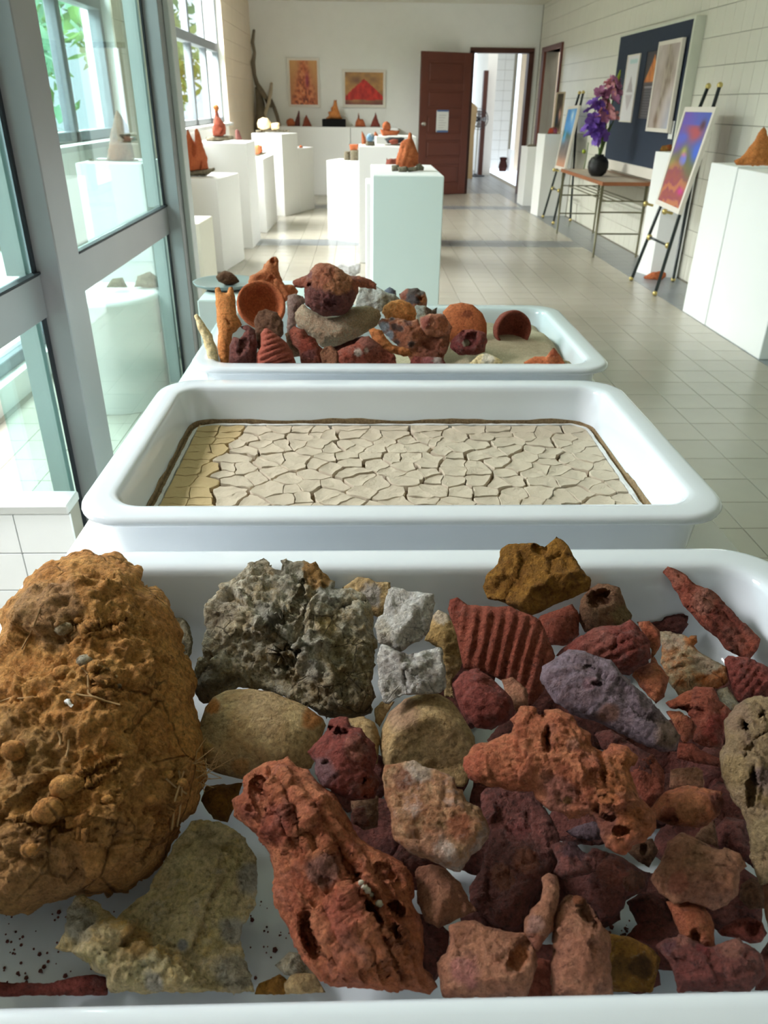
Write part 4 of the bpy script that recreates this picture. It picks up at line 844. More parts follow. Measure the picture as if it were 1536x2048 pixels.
nrock('orange bowl-shaped rock with a dark lip, touching the winged orange rock', 'B1', [(990, 620), (960, 580), (1000, 530), (1040, 490), (1150, 460), (1250, 480), (1310, 490), (1335, 540), (1300, 600), (1240, 650), (1170, 660), (1060, 650)], m_orange, .10, thick=.9, dents=[(1060, 620, 50, 16, .1, .4)], patches=[(1300, 540, 50, (92, 44, 48), .9), (1150, 560, 90, (184, 124, 84), .6), (1060, 630, 60, (110, 54, 44), .8)])
nrock('brown stone under the orange bowl-shaped rock', 'B3', [(1060, 690), (1100, 640), (1190, 580), (1220, 760), (1130, 730)], m_brownrock, .06)
nrock('tall yellow and purple rock with holes, cut by the right edge', 'B1', [(1310, 330), (1330, 230), (1330, 150), (1380, 80), (1440, 40), (1560, 30), (1640, 200), (1640, 900), (1500, 940), (1450, 820), (1430, 640), (1400, 580), (1350, 510), (1310, 420)], m_yelpurp, .115, thick=.7, rough=(.04, 1.2), dents=[(1425, 172, 22, 34, -.2, .9), (1458, 470, 24, 95, .1, .8), (1510, 122, 16, 18, 0, .6), (1445, 290, 12, 50, .5, .3), (1500, 220, 40, 10, -.6, .3)], patches=[(1390, 130, 80, (164, 128, 112), .6), (1510, 420, 60, (124, 100, 112), .7), (1400, 400, 70, (172, 144, 92), .45), (1500, 700, 90, (176, 158, 114), .4)])
nrock('thin plum lens of rock in the dark gap under the winged orange rock', 'B3', [(230, 655), (300, 620), (400, 590), (470, 600), (480, 700), (380, 715), (290, 690)], m_purple, .06, thick=.8, patches=[(350, 650, 200, (96, 70, 74), .7)])
nrock('little brown stone with a dark pit, in the gap right of centre', 'B3', [(620, 780), (700, 720), (790, 700), (830, 780), (770, 890), (690, 840)], m_brownrock, .055, dents=[(735, 770, 22, 34, 0, .7)], patches=[(720, 800, 300, (90, 56, 44), .5)])
nrock('small plum block with a pale broken face, above the stick-like rock', 'B1', [(490, 750), (530, 730), (600, 735), (640, 780), (710, 820), (705, 880), (640, 900), (540, 910), (500, 880), (520, 830)], m_maroon, .085, facets=3, thick=.9, patches=[(580, 850, 60, (150, 88, 80), .8), (600, 780, 60, (92, 62, 72), .8)])
nrock('dark rusty rock behind the plum block, mostly in shadow', 'B1', [(600, 840), (700, 760), (830, 800), (930, 870), (970, 880), (940, 970), (850, 1010), (810, 1090), (730, 1120), (650, 1020), (560, 980), (530, 910), (640, 900)], m_maroon, .05, thick=.8, patches=[(790, 880, 70, (146, 72, 48), .6), (880, 920, 60, (130, 88, 58), .6)])
nrock('broad flat red-brown slab at the right, above the horse-head rock', 'B1', [(970, 915), (1010, 840), (1050, 740), (1120, 690), (1200, 720), (1290, 760), (1400, 790), (1430, 850), (1400, 880), (1390, 990), (1340, 1040), (1270, 1070), (1210, 1040), (1150, 1020), (1080, 1030), (1010, 980)], m_pink, .09, thick=.7, facets=1, plateau=.6, cuts=[(1200, 1010, 90, 1.6, .6)], patches=[(1110, 930, 60, (166, 88, 76), .6), (1250, 800, 120, (150, 112, 86), .5), (1200, 960, 110, (146, 94, 86), .4)], dents=[(1300, 850, 60, 6, .1, .12)])
nrock('dark maroon rock wedged at the right behind the flat slab', 'B3', [(1190, 640), (1260, 560), (1390, 580), (1440, 760), (1460, 900), (1300, 790), (1200, 740)], m_maroon, .045)
nrock('knobbly stick-like pink rock standing upright, right of the front centre', 'B4', [(985, 400), (1040, 375), (1090, 395), (1115, 480), (1110, 560), (1080, 650), (1070, 780), (1000, 850), (960, 920), (920, 870), (865, 780), (870, 690), (910, 660), (920, 610), (980, 560), (995, 470)], m_pink, .085, thick=1.1, patches=[(960, 730, 70, (160, 130, 130), .5), (960, 850, 60, (150, 78, 62), .6)])
nrock('dark red stone between the pink rock and the hollow cone at the front rim', 'B4', [(930, 950), (1060, 980), (1070, 1240), (880, 1240)], m_red, .04)
nrock('pink rock with a shell-like scoop, at the front rim near the centre', 'B4', [(330, 850), (340, 740), (430, 705), (520, 705), (620, 740), (760, 775), (880, 790), (930, 860), (940, 920), (960, 1020), (930, 1120), (880, 1240), (300, 1240), (260, 1000), (330, 930)], m_pink, .07, thick=.85, facets=3, dents=[(840, 940, 60, 130, .5, .35)], patches=[(830, 950, 90, (186, 112, 70), .8), (450, 1050, 120, (176, 108, 110), .6), (560, 830, 90, (196, 134, 104), .5)])
nrock('hollow cone of pink-brown rock with a dark open top, at the front rim', 'B4', [(1060, 900), (1085, 640), (1180, 520), (1260, 540), (1340, 590), (1410, 750), (1450, 780), (1470, 900), (1490, 1240), (1060, 1240), (1060, 1000)], m_pink, .075, thick=.85, dents=[(1310, 650, 42, 120, -.55, 1.0)], patches=[(1250, 550, 50, (170, 92, 54), .7), (1250, 950, 200, (164, 104, 84), .4)])
nrock('dark maroon slab flat on the tray floor, left of the horse-head rock', 'B3', [(620, 1110), (700, 1060), (780, 1060), (880, 1120), (930, 1240), (930, 1330), (850, 1370), (800, 1380), (700, 1270)], m_maroon, .025, thick=.6)
nrock('dark yellow-brown glossy rock at the front rim, right of the hollow cone', 'B3', [(480, 1310), (620, 1330), (760, 1390), (840, 1470), (820, 1560), (790, 1690), (520, 1690), (510, 1450)], m_ochre, .045, facets=4, patches=[(720, 1530, 90, (44, 32, 28), .9), (620, 1400, 60, (160, 110, 50), .5), (580, 1550, 90, (90, 64, 36), .7)])
nrock('horse-head shaped orange-red rock with an arch, right front', 'B3', [(880, 1110), (1000, 1090), (1130, 1140), (1190, 1240), (1195, 1390), (1130, 1400), (1080, 1360), (980, 1350), (930, 1230)], m_orange, .065, thick=.9, dents=[(1070, 1340, 34, 50, 0, 1.2)], patches=[(1000, 1200, 120, (176, 92, 66), .5)])
nrock('brown rock wedged behind the crimson ring at the right edge', 'B3', [(1360, 1000), (1430, 950), (1540, 1000), (1540, 1150), (1420, 1160), (1350, 1090)], m_brownrock, .045, patches=[(1430, 1060, 300, (104, 62, 46), .6)])
nrock('small crimson ring-shaped rock with a hole, near the right edge', 'B3', [(1205, 1300), (1270, 1260), (1330, 1220), (1420, 1210), (1500, 1240), (1530, 1310), (1490, 1370), (1420, 1380), (1330, 1340), (1240, 1330)], m_crim, .06, thick=1.0, dents=[(1440, 1285, 44, 46, 0, 1.1)])
nrock('pinkish rock cut by the right edge above the crimson ring', 'B3', [(1505, 1000), (1540, 930), (1640, 950), (1640, 1300), (1550, 1320), (1515, 1180)], m_pink, .07)
nrock('dark red rock in the right front corner of the picture', 'B3', [(1480, 1450), (1540, 1360), (1660, 1380), (1660, 1680), (1450, 1680)], m_maroon, .04)
nrock('glossy maroon saddle-shaped rock with a pale top edge, right front', 'B3', [(800, 1390), (880, 1340), (960, 1320), (1020, 1340), (1100, 1390), (1180, 1400), (1260, 1370), (1350, 1330), (1380, 1370), (1500, 1450), (1520, 1580), (1420, 1690), (960, 1690), (900, 1500)], m_maroon, .065, thick=.85, ridge=(1.3, 30, .06), patches=[(980, 1340, 60, (176, 112, 96), .9), (1290, 1390, 80, (176, 116, 98), .9), (1110, 1420, 40, (130, 30, 34), .9), (900, 1400, 50, (96, 64, 74), .7), (1100, 1560, 160, (128, 56, 50), .5)])

# ================================================================== FARTHEST TRAY: pots, lumps, sand
m_terra = rockmat('terracotta', [S_(160, 84, 52), S_(186, 108, 70), S_(172, 94, 60)], 9, .4, rough=.9)
m_terra_dark = rockmat('dark_terracotta', [S_(112, 56, 44), S_(138, 74, 58), S_(124, 62, 50)], 9, .4, rough=.85)
m_orange_clay = rockmat('fired_orange_clay', [S_(184, 110, 58), S_(214, 144, 86), S_(198, 124, 70)], 9, .6)
m_wood = rockmat('pale_bone_wood', [S_(196, 170, 120), S_(224, 206, 164), S_(208, 182, 134)], 9, .5)
m_slab = rockmat('granular_tan_stone', [S_(208, 166, 136), S_(236, 206, 178), S_(220, 182, 150)], 40, 1.0, fine=200)
m_mauve = rockmat('mauve_stone', [S_(126, 96, 90), S_(154, 122, 112), S_(140, 106, 98)], 10, .6)
m_charred = rockmat('glazed_fragment', [S_(150, 86, 58), S_(182, 112, 74), S_(160, 92, 62)], 12, .7, gloss=.4)
m_sand = rockmat('sand', [S_(176, 158, 130), S_(196, 180, 152), S_(186, 168, 140)], 20, .5, fine=400, tint=False)
def trock(label, crop, pts, mat, Y, **k): return rock(k.pop('name', 'rock'), label, k.pop('cat', 'rock'), crop, pts, mat, Y=Y, tray_i=k.pop('tray_i', 2), tilt=k.pop('tilt', .15), step=k.pop('step', 3.2), **k)

# sand bed in the right half
sx0, sx1, sy0, sy1 = .02, TX[2] + TW / 2 - .058, TY[2] + .058, TY[2] + TL - .058; gx, gy = 56, 48; V = []
for j in range(gy + 1):
    for i in range(gx + 1):
        u, v = i / gx, j / gy; x = sx0 + u * (sx1 - sx0); y = sy0 + v * (sy1 - sy0)
        hh = .108 * min(1, max(0, (u - .05) / .45)) ** .7 + .006 * math.sin(9 * u + 4 * v) + .008 * math.sin(11 * v - 5 * u) - .012 * max(0, v - .6) / .4
        hh += .004 * float(fbm(np.array([[x * 30, y * 30, 0]]), 3, 4)[0])
        e = min(u, 1 - u, v, 1 - v); hh = max(.002, hh) * min(1, .80 + e * 4)
        z = TZ + .0125 + hh; ins = inner(z - TZ) + .002
        V.append((min(max(x, TX[2] - TW / 2 + ins), TX[2] + TW / 2 - ins), min(max(y, TY[2] + ins), TY[2] + TL - ins), z))
nt_ = len(V); V += [(x, y, TZ + .0122) if False else (x * .98 + .02 * .3, y * .98 + .02 * 1.87, TZ + .0125) for x, y, z in V]
idx = lambda i, j, k: k * nt_ + j * (gx + 1) + i
Fs = [(idx(i, j, 0), idx(i + 1, j, 0), idx(i + 1, j + 1, 0), idx(i, j + 1, 0)) for j in range(gy) for i in range(gx)] + [(idx(i, j, 1), idx(i, j + 1, 1), idx(i + 1, j + 1, 1), idx(i + 1, j, 1)) for j in range(gy) for i in range(gx)]
for i in range(gx): Fs += [(idx(i, 0, 1), idx(i + 1, 0, 1), idx(i + 1, 0, 0), idx(i, 0, 0)), (idx(i, gy, 0), idx(i + 1, gy, 0), idx(i + 1, gy, 1), idx(i, gy, 1))]
for j in range(gy): Fs += [(idx(0, j, 0), idx(0, j + 1, 0), idx(0, j + 1, 1), idx(0, j, 1)), (idx(gx, j, 1), idx(gx, j + 1, 1), idx(gx, j + 1, 0), idx(gx, j, 0))]
tag(mesh_obj('sand', V, Fs, m_sand, None, None, True), 'pale sand heaped in the right half of the farthest tray', 'sand', kind='stuff')
def pot(label, name, cat, px, py, Y, r_px, depth, axis, mat, wall=.12, prof=None):
    c = on_y(px, py, Y); z = float(np.dot(c - CAM, RW @ np.array([0, 0, -1.0]))); r = r_px * z / F
    ax = Vector(axis).normalized(); M = ax.to_track_quat('Z', 'Y').to_matrix().to_4x4(); d = depth * r; w_ = wall * r
    out = [(.02 * r, -d), (.42 * r, -d * .97), (.74 * r, -d * .78), (.95 * r, -d * .45), (1.02 * r, -d * .15), (r, 0), (r - w_ * .5, .03 * r), (r - w_, 0), (.92 * r - w_, -d * .2), (.82 * r - w_, -d * .5), (.55 * r, -d * .74), (.02 * r, -d * .82)]
    b = MB().lathe(out, (0, 0, 0), 36, M=M); P = np.array(b.V); n1 = fbm(P / r * 1.6 + px, 3, 5); P = P * (1 + .045 * n1)[:, None] + c
    o = mesh_obj(name, P, b.F, mat, None, None, True, {'tint': np.tile([.5, .5, .5, 0.], (len(P), 1))}); return tag(o, label, cat)
trock('cream splinter of wood leaning out of the left front corner of the farthest tray', 'F1', [(95, 440), (110, 425), (140, 455), (180, 520), (215, 560), (225, 610), (245, 650), (262, 790), (205, 790), (160, 620), (120, 520)], m_wood, 1.665, chip=.015, name='wood_splinter', cat='wood', thick=.7, ridge=(.2, 12, .05))
trock('tall orange clay tube with a notched top, at the left of the farthest tray', 'F1', [(232, 250), (262, 250), (275, 285), (315, 285), (325, 250), (350, 245), (370, 330), (380, 430), (415, 500), (350, 560), (340, 650), (330, 790), (270, 790), (250, 640), (255, 560), (240, 420), (240, 330)], m_orange_clay, 1.73, chip=.015, name='clay_tube', cat='clay tube', thick=.9, dents=[(320, 480, 30, 12, .8, .3)])
pot('tipped terracotta bowl with its open mouth to the camera, left in the farthest tray', 'bowl', 'bowl', 523, 608, 1.80, 48, .95, (.18, -.83, .50), m_terra)
trock('orange-brown clay chimney with a round spout, behind the tipped terracotta bowl', 'F1', [(460, 210), (470, 180), (550, 130), (560, 95), (600, 60), (615, 47), (640, 47), (655, 75), (660, 130), (680, 190), (700, 230), (750, 230), (790, 265), (780, 300), (690, 360), (600, 420), (540, 400), (480, 300)], m_terra, 2.02, name='clay_chimney', cat='clay chimney', dents=[(622, 72, 18, 22, 0, 1.2), (600, 205, 10, 40, .5, .2)], facets=2)
trock('mauve stone behind the stone slab, beside the tipped bowl', 'F1', [(715, 340), (720, 305), (770, 293), (820, 310), (840, 340), (790, 420), (770, 560), (715, 560)], m_mauve, 1.95)
trock('dark brown twisted lump in front of the tipped bowl', 'F1', [(495, 470), (520, 410), (570, 392), (650, 420), (690, 480), (690, 560), (640, 620), (570, 640), (540, 680), (510, 640)], m_brownrock, 1.715, facets=2, rough=(.06, 1.2), patches=[(600, 460, 200, (98, 66, 54), .6)])
trock('dark brown curled lump at the foot of the orange tube', 'F1', [(330, 640), (355, 580), (400, 590), (440, 540), (400, 510), (450, 500), (500, 540), (520, 640), (510, 790), (325, 790)], m_maroon, 1.67, rough=(.07, 1.2), dents=[(420, 640, 30, 60, .3, .5)])
trock('rust-red cone with horizontal ridges, at the front left of the farthest tray', 'F1', [(510, 790), (515, 690), (540, 650), (540, 560), (570, 515), (640, 560), (710, 620), (750, 680), (785, 790)], m_terra_dark, 1.655, chip=.01, name='ridged_cone', cat='cone', ridge=(math.radians(70), 11, .14), patches=[(640, 650, 300, (164, 84, 66), .7)])
trock('round tan granular stone under the maroon pot with ears', 'F1', [(765, 450), (770, 420), (820, 355), (860, 390), (960, 445), (1060, 440), (1150, 380), (1250, 370), (1330, 400), (1345, 440), (1320, 500), (1230, 560), (1150, 600), (1050, 640), (950, 650), (900, 600), (850, 560), (790, 510)], m_slab, 1.80, thick=1.1, chip=.012, name='stone', cat='stone', rough=(.03, 1.4), patches=[(1250, 430, 120, (186, 154, 104), .6), (950, 480, 100, (196, 160, 132), .4)])
trock('maroon pot with two ear-like handles and a crusty orange top, on the tan stone', 'F1', [(752, 215), (790, 190), (850, 160), (870, 140), (900, 105), (930, 88), (1000, 90), (1060, 120), (1120, 170), (1145, 180), (1200, 180), (1260, 195), (1320, 225), (1310, 262), (1230, 250), (1190, 245), (1190, 290), (1160, 370), (1110, 420), (1030, 450), (960, 445), (880, 400), (840, 360), (830, 300), (832, 250), (800, 250), (765, 250)],
      m_maroon, 1.80, name='eared_pot', cat='pot', chip=.02, crumb=.02, thick=1.0, rough=(.07, 1.3), step=2.8, patches=[(960, 150, 110, (196, 112, 72), .9), (1040, 200, 110, (212, 136, 88), .9), (800, 220, 60, (176, 88, 54), .9), (1240, 215, 90, (190, 104, 66), .9), (900, 160, 50, (140, 60, 54), .8), (1020, 350, 70, (96, 38, 44), .7)], dents=[(870, 230, 18, 20, 0, .2), (1005, 350, 40, 26, 0, .15)])
trock('whitish creased stone behind the maroon pot, right side', 'F3', [(640, 230), (680, 60), (820, 50), (900, 110), (1010, 140), (1030, 180), (930, 260), (840, 280), (720, 280)], m_white, 1.93, facets=4, patches=[(900, 190, 80, (190, 178, 146), .7)])
trock('orange crumbly lump right of the tan stone', 'F3', [(870, 280), (890, 220), (950, 180), (1030, 165), (1100, 190), (1150, 240), (1170, 290), (1140, 380), (1060, 400), (920, 360)], m_orange_clay, 1.83, thick=1.0, crumb=.05, rough=(.05, 1.2))
trock('red-brown fragment blotched with black and white glaze, centre right of the farthest tray', 'F3', [(840, 370), (870, 330), (960, 320), (1100, 350), (1180, 330), (1210, 400), (1300, 470), (1440, 480), (1440, 560), (1400, 680), (1130, 700), (1050, 600), (980, 540), (900, 460)], m_charred, 1.755, thick=.8, facets=3, rough=(.05, 1.2), patches=[(960, 330, 24, (40, 28, 26), 1), (985, 400, 36, (36, 26, 26), 1), (1035, 415, 28, (36, 26, 26), 1), (890, 400, 50, (176, 190, 208), 1), (940, 470, 46, (170, 182, 196), 1), (920, 515, 30, (40, 40, 44), 1), (1000, 530, 30, (30, 30, 34), 1), (1120, 550, 26, (44, 36, 34), 1), (1090, 360, 36, (96, 36, 32), .9), (1300, 580, 120, (128, 58, 42), .7)])  # black patches paint the dark insides of holes
trock('orange-red glossy block with pale crystals, beside the terracotta disc', 'F3', [(1195, 320), (1280, 285), (1400, 290), (1430, 340), (1470, 400), (1450, 470), (1330, 490), (1250, 470), (1195, 400)], m_charred, 1.75, thick=.9, facets=3, patches=[(1240, 360, 50, (150, 60, 48), .9), (1260, 380, 22, (226, 186, 176), .9), (1380, 380, 70, (180, 92, 44), .7)])
trock('bent orange strip of fired clay, lying over the white-flecked red slab', 'F3', [(760, 430), (800, 412), (870, 430), (905, 500), (960, 550), (1100, 590), (1118, 640), (1050, 655), (930, 615), (840, 560), (790, 500)], m_orange_clay, 1.70, thick=.9, name='clay_strip', cat='clay strip', patches=[(900, 520, 300, (178, 100, 62), .6)])
trock('red slab with white flecks, at the front of the farthest tray', 'F3', [(495, 610), (540, 580), (640, 540), (700, 490), (760, 480), (830, 540), (930, 610), (980, 640), (1010, 780), (500, 780)], m_red, 1.66, thick=.7, facets=2, patches=[(665, 620, 40, (216, 196, 180), 1), (735, 600, 26, (206, 184, 166), .9), (740, 520, 80, (158, 104, 92), .8), (600, 640, 60, (150, 64, 44), .6)])
trock('cluster of glossy red lumps below the tan stone, left', 'F3', [(75, 440), (120, 390), (200, 420), (240, 470), (300, 500), (330, 560), (380, 600), (420, 650), (430, 780), (200, 780), (160, 600), (110, 540)], m_red, 1.70, rough=(.07, 1.1), patches=[(240, 540, 80, (150, 62, 46), .7), (260, 640, 60, (130, 82, 84), .7)])
trock('split brown wedge between the glossy red lumps and the white-flecked slab', 'F3', [(340, 620), (380, 570), (440, 560), (500, 620), (520, 780), (380, 780)], m_brownrock, 1.66, facets=3, patches=[(420, 640, 100, (150, 92, 66), .6)])
trock('orange terracotta disc standing on edge in the sand', 'F2', [(385, 380), (430, 335), (500, 322), (570, 335), (630, 390), (655, 450), (657, 510), (650, 570), (560, 600), (440, 590), (395, 480)], m_terra, 1.86, chip=0, name='clay_disc', cat='clay disc', thick=.45, rough=(.012, 1), jit=.006, patches=[(535, 393, 34, (120, 58, 36), .9), (500, 450, 300, (186, 102, 58), .5)])
trock('crumpled plum-red cup with a pale chip, in front of the terracotta disc', 'F2', [(440, 560), (460, 530), (510, 490), (570, 485), (650, 510), (657, 560), (645, 625), (590, 645), (480, 645), (430, 600)], m_crim, 1.73, thick=.9, name='crumpled_cup', cat='cup', patches=[(530, 570, 26, (200, 196, 170), .9), (500, 590, 100, (104, 46, 52), .6)], dents=[(560, 550, 36, 50, .4, .8), (510, 520, 20, 24, 0, .5)])
pot('dark red clay cup lying in the sand with its mouth to the camera', 'clay_cup', 'cup', 1028, 660, 1.84, 38, 1.2, (.25, -.92, .12), m_terra_dark, .10)
trock('cream flaky shell-like stone at the front rim, in the sand', 'F2', [(548, 700), (600, 650), (650, 632), (700, 650), (755, 680), (745, 730), (560, 730)], m_wood, 1.655, facets=3, patches=[(660, 670, 40, (222, 214, 204), .8)])
trock('orange stone with a peak, half sunk in the sand by the front rim, right', 'F2', [(885, 690), (950, 655), (1020, 655), (1065, 600), (1100, 640), (1140, 700), (1140, 740), (890, 740)], m_terra, 1.665, facets=3, patches=[(1065, 620, 40, (140, 66, 44), .8)])
trock('ring-shaped clay fragment streaked black, grey and orange, at the back of the tray', 'F2', [(118, 270), (160, 240), (230, 235), (275, 260), (290, 300), (280, 420), (220, 440), (150, 420)], m_charred, 1.97, name='clay_ring', cat='clay ring', patches=[(210, 245, 40, (40, 40, 42), 1), (250, 260, 30, (120, 124, 124), .9), (190, 300, 40, (60, 66, 76), 1), (230, 310, 22, (50, 56, 66), 1), (265, 295, 30, (200, 122, 58), .9), (160, 265, 40, (164, 80, 66), .8)], dents=[(245, 298, 18, 18, 0, .5)])
trock('grey rock with a brown twig-like end, behind the glossy orange-red block', 'F2', [(215, 340), (280, 345), (320, 370), (352, 352), (345, 395), (320, 500), (240, 500), (215, 400)], m_grey, 1.90, patches=[(310, 375, 50, (104, 66, 50), .95), (245, 370, 40, (170, 170, 168), .8)])
trock('small blue-grey fragment behind the whitish creased stone', 'F2', [(28, 245), (60, 228), (98, 250), (100, 420), (30, 420)], m_charred, 1.98, patches=[(60, 255, 100, (96, 116, 140), 1)])
trock('red and white bits of fired clay at the front rim beside the olive sand', 'F2', [(185, 690), (210, 650), (260, 660), (300, 655), (380, 660), (405, 700), (400, 740), (190, 740)], m_crim, 1.65, thick=.9, facets=3, patches=[(350, 675, 30, (190, 180, 170), .9), (300, 690, 40, (190, 120, 120), .7)])
trock('dark rock at the bottom of the farthest tray under the tan stone', 'F3', [(380, 600), (520, 520), (700, 480), (800, 520), (760, 620), (500, 700)], m_maroon, 1.80)
trock('brown rock deep behind the ridged cone, in shadow', 'F1', [(700, 560), (760, 520), (860, 600), (840, 700), (740, 720)], m_brownrock, 1.76)

# ================================================================== GALLERY: PLINTHS
CROPS.update({'G5': (480, 160, 4.042), 'G6': (640, 230, 5.908), 'G7': (360, 200, 7.68), 'R5': (1020, 0, 2.977), 'D4': (1240, 160, 4.656), 'D1': (1340, 0, 5.12), 'C4': (820, 80, 5.12), 'L1': (0, 0, 3.0)})
def prism(quad, z0, z1):
    V = [(x, y, z0) for x, y in quad] + [(x, y, z1) for x, y in quad]; b = MB().add(V, [(3, 2, 1, 0), (4, 5, 6, 7)] + [(k, (k + 1) % 4, 4 + (k + 1) % 4, 4 + k) for k in range(4)]); return b
def plinth(label, A, B, wid, zt, mat=None, z0=0):
    """A: near corner on the aisle side, B: far corner on the aisle side, wid: width away from it (minus = to the left)"""
    A, B = np.array(A[:2], float), np.array(B[:2], float); e = (B - A) / np.linalg.norm(B - A); p = np.array([e[1], -e[0]]) * wid
    q = [A, A + p, B + p, B] if wid > 0 else [A + p, A, B, B + p]
    o = prism(q, z0, zt).obj('plinth', mat or m_plinth); bv = o.modifiers.new('b', 'BEVEL'); bv.width = .004; bv.segments = 1
    return tag(o, label, 'plinth', 'white plinths in the gallery')
Zat = lambda px, py, Y: float(on_y(px, py, Y)[2])
z1 = Zat(435.5, 358, 6.85); plinth('white plinth carrying the orange twin cones, left row', (-1.185, 6.85), (-1.094, 7.473), -.42, z1)
z1b = Zat(398, 447, 4.9); xr = float(on_y(398, 447, 4.9)[0]); plinth('low narrow cream plinth against the glass frame, in front of the twin-cone plinth', (xr, 4.9), (xr + .02, 5.25), -.3, z1b, m_plinth_cream)
z2 = Zat(495, 286, 8.09); plinth('white plinth carrying the orange spire on a slab, left row', (-1.088, 8.09), (-1.078, 8.671), -.52, z2)
z3 = Zat(531.4, 318.6, 9.155); plinth('white plinth with a small crown-shaped pot, left row', (-1.064, 9.155), (-1.038, 10.116), -.45, z3)
z4 = Zat(563.8, 268, 10.592); plinth('tall white plinth carrying the cream gourd shapes, left row', (-.983, 10.592), (-.815, 11.015), -.42, z4)
z5 = Zat(597, 297, 11.02); plinth('lower white plinth adjoining the gourd plinth on its far side', (-.812, 11.025), (-.639, 11.458), -.36, z5)
Y6 = 13.25; z6 = Zat(640, 253.7, Y6); xA, xB, xC = [float(on_y(p, 253.7, Y6)[0]) for p in (556, 701, 796)]
o = MB().box(xA, xB - .004, Y6, YF - .02, 0, z6, .004).obj('plinth', m_plinth); tag(o, 'long white counter-like plinth at the far wall, left part with the black block', 'plinth', 'white plinths in the gallery')
o = MB().box(xB + .004, xC, Y6, YF - .02, 0, z6, .004).obj('plinth', m_plinth); tag(o, 'shorter white plinth at the far wall, right part beside the brown door', 'plinth', 'white plinths in the gallery')
z7 = Zat(656, 321, 8.72); o = prism([(-.353, 8.738), (-.021, 8.495), (.10, 8.86), (-.23, 9.1)], 0, z7).obj('plinth', m_plinth); tag(o, 'white plinth turned at an angle, carrying the bowl on stone blocks', 'plinth', 'white plinths in the gallery')
z8 = Zat(718, 293, 7.33); plinth('white plinth carrying the small blue vase, middle row', (-.012, 7.33), (-.012, 7.85), .46, z8)
Y9 = 4.07; z9 = Zat(746, 350.7, Y9); xa9, xb9 = float(on_y(745.4, 350.7, Y9)[0]), float(on_y(888.7, 350.7, Y9)[0])
plinth('white plinth nearest the trays, carrying the tall orange cone on pebbles', (xa9, Y9), (xa9, Y9 + .78), xb9 - xa9, z9)
x9 = float(on_y(732, 366, 5.05)[0]); z9b = Zat(732, 366, 5.05); plinth('lower white plinth directly behind the tall-cone plinth', (x9, 5.05), (x9, 5.4), .34, z9b)
z10 = Zat(756, 273, 8.3); x10 = float(on_y(752, 273, 8.3)[0]); plinth('white plinth carrying the terracotta boat, behind the blue-vase plinth', (x10, 8.3), (x10, 8.8), .40, z10)
z11 = Zat(1044.6, 294, 11.97); plinth('white plinth farthest along the right wall, beside the doorway', (2.397, 11.97), (2.38, 12.35), .30, z11)
z12 = Zat(1088.6, 268.5, 10.808); plinth('white plinth by the right wall carrying the leaning painting', (2.374, 10.808), (2.342, 11.107), .40, z12)
z13 = Zat(1311, 302.8, 6.97); o = prism([(2.545, 6.79), (2.755, 6.72), (2.755, 7.0), (2.485, 6.985)], 0, z13).obj('plinth', m_plinth); tag(o, 'narrow white plinth behind the near easel, right wall', 'plinth', 'white plinths in the gallery')
z14 = Zat(1472, 333.4, 5.13); plinth('white plinth by the right wall, farther of the two nearest the camera', (2.35, 5.112), (2.35, 5.513), .41, z14)
z14b = Zat(1477, 337, 5.10); plinth('white plinth by the right wall nearest the camera, under the orange pyramid', (2.352, 4.313), (2.352, 5.102), .41, z14b)
xt0, xt1 = -.50, -.08; z15 = .775; plinth('white plinth behind the farthest tray, holding the grey plate', (xt1, 2.36), (xt1, 2.66), -(xt1 - xt0), z15)
# behind the tinted glass
Yg = 4.22; zg = Zat(240, 327, Yg); xg0, xg1 = float(on_y(150, 327, Yg)[0]), float(on_y(284, 327, Yg)[0])
xg0 = max(xg0, XL + .08); plinth('white plinth behind the tinted glass, carrying the grey cone', (xg1, Yg), (xg1, Yg + .4), -(xg1 - xg0), zg)
dr = MB().lathe([(.215, 0), (.22, .005), (.22, .50), (.235, .505), (.235, .525), (.2, .53), (.001, .53)], (-1.17, 3.62, 0), 28).obj('round_plinth', m_plinth, smooth=True); tag(dr, 'round white drum plinth behind the tinted glass', 'plinth')

# ================================================================== GALLERY: SCULPTURES
def sculpt(name, label, cat, Y, zt, parts, group=None):
    """parts: (part name, crop, outline, material, options); a single part is the thing itself"""
    if len(parts) == 1:
        nm, cr_, pts, mt, op = parts[0]; return rock(name, label, cat, cr_, pts, mt, Y=Y + op.pop('dy', 0), tray_i=None, tilt=op.pop('tilt', .0), step=op.pop('step', 2.4), zfloor=zt, **op)
    x, y = topx(parts[0][1], parts[0][2]).mean(0); c = on_y(x, y, Y); t = thing(name, (c[0], Y, zt), label, cat, group)
    for nm, cr_, pts, mt, op in parts: rock(nm, None, None, cr_, pts, mt, Y=Y + op.pop('dy', 0), tray_i=None, tilt=op.pop('tilt', .0), step=op.pop('step', 2.4), zfloor=zt + op.pop('up', 0), parent=t, **op)
    return t
m_slabstone = rockmat('grey_brown_stone', [S_(92, 84, 70), S_(132, 122, 102), S_(112, 102, 84)], 8, .6)
m_blackblock = rockmat('charcoal_block', [S_(52, 52, 54), S_(70, 70, 72), S_(60, 60, 62)], 8, .4)
m_creamclay = rockmat('cream_clay', [S_(222, 186, 140), S_(236, 206, 166), S_(228, 194, 150)], 5, .3)
m_bluegl = rockmat('blue_glaze', [S_(84, 116, 142), S_(120, 152, 176), S_(100, 134, 160)], 8, .2, rough=.4)
m_conegrey = rockmat('grey_brown_clay', [S_(112, 96, 84), S_(140, 122, 108), S_(150, 106, 84)], 5, .5)
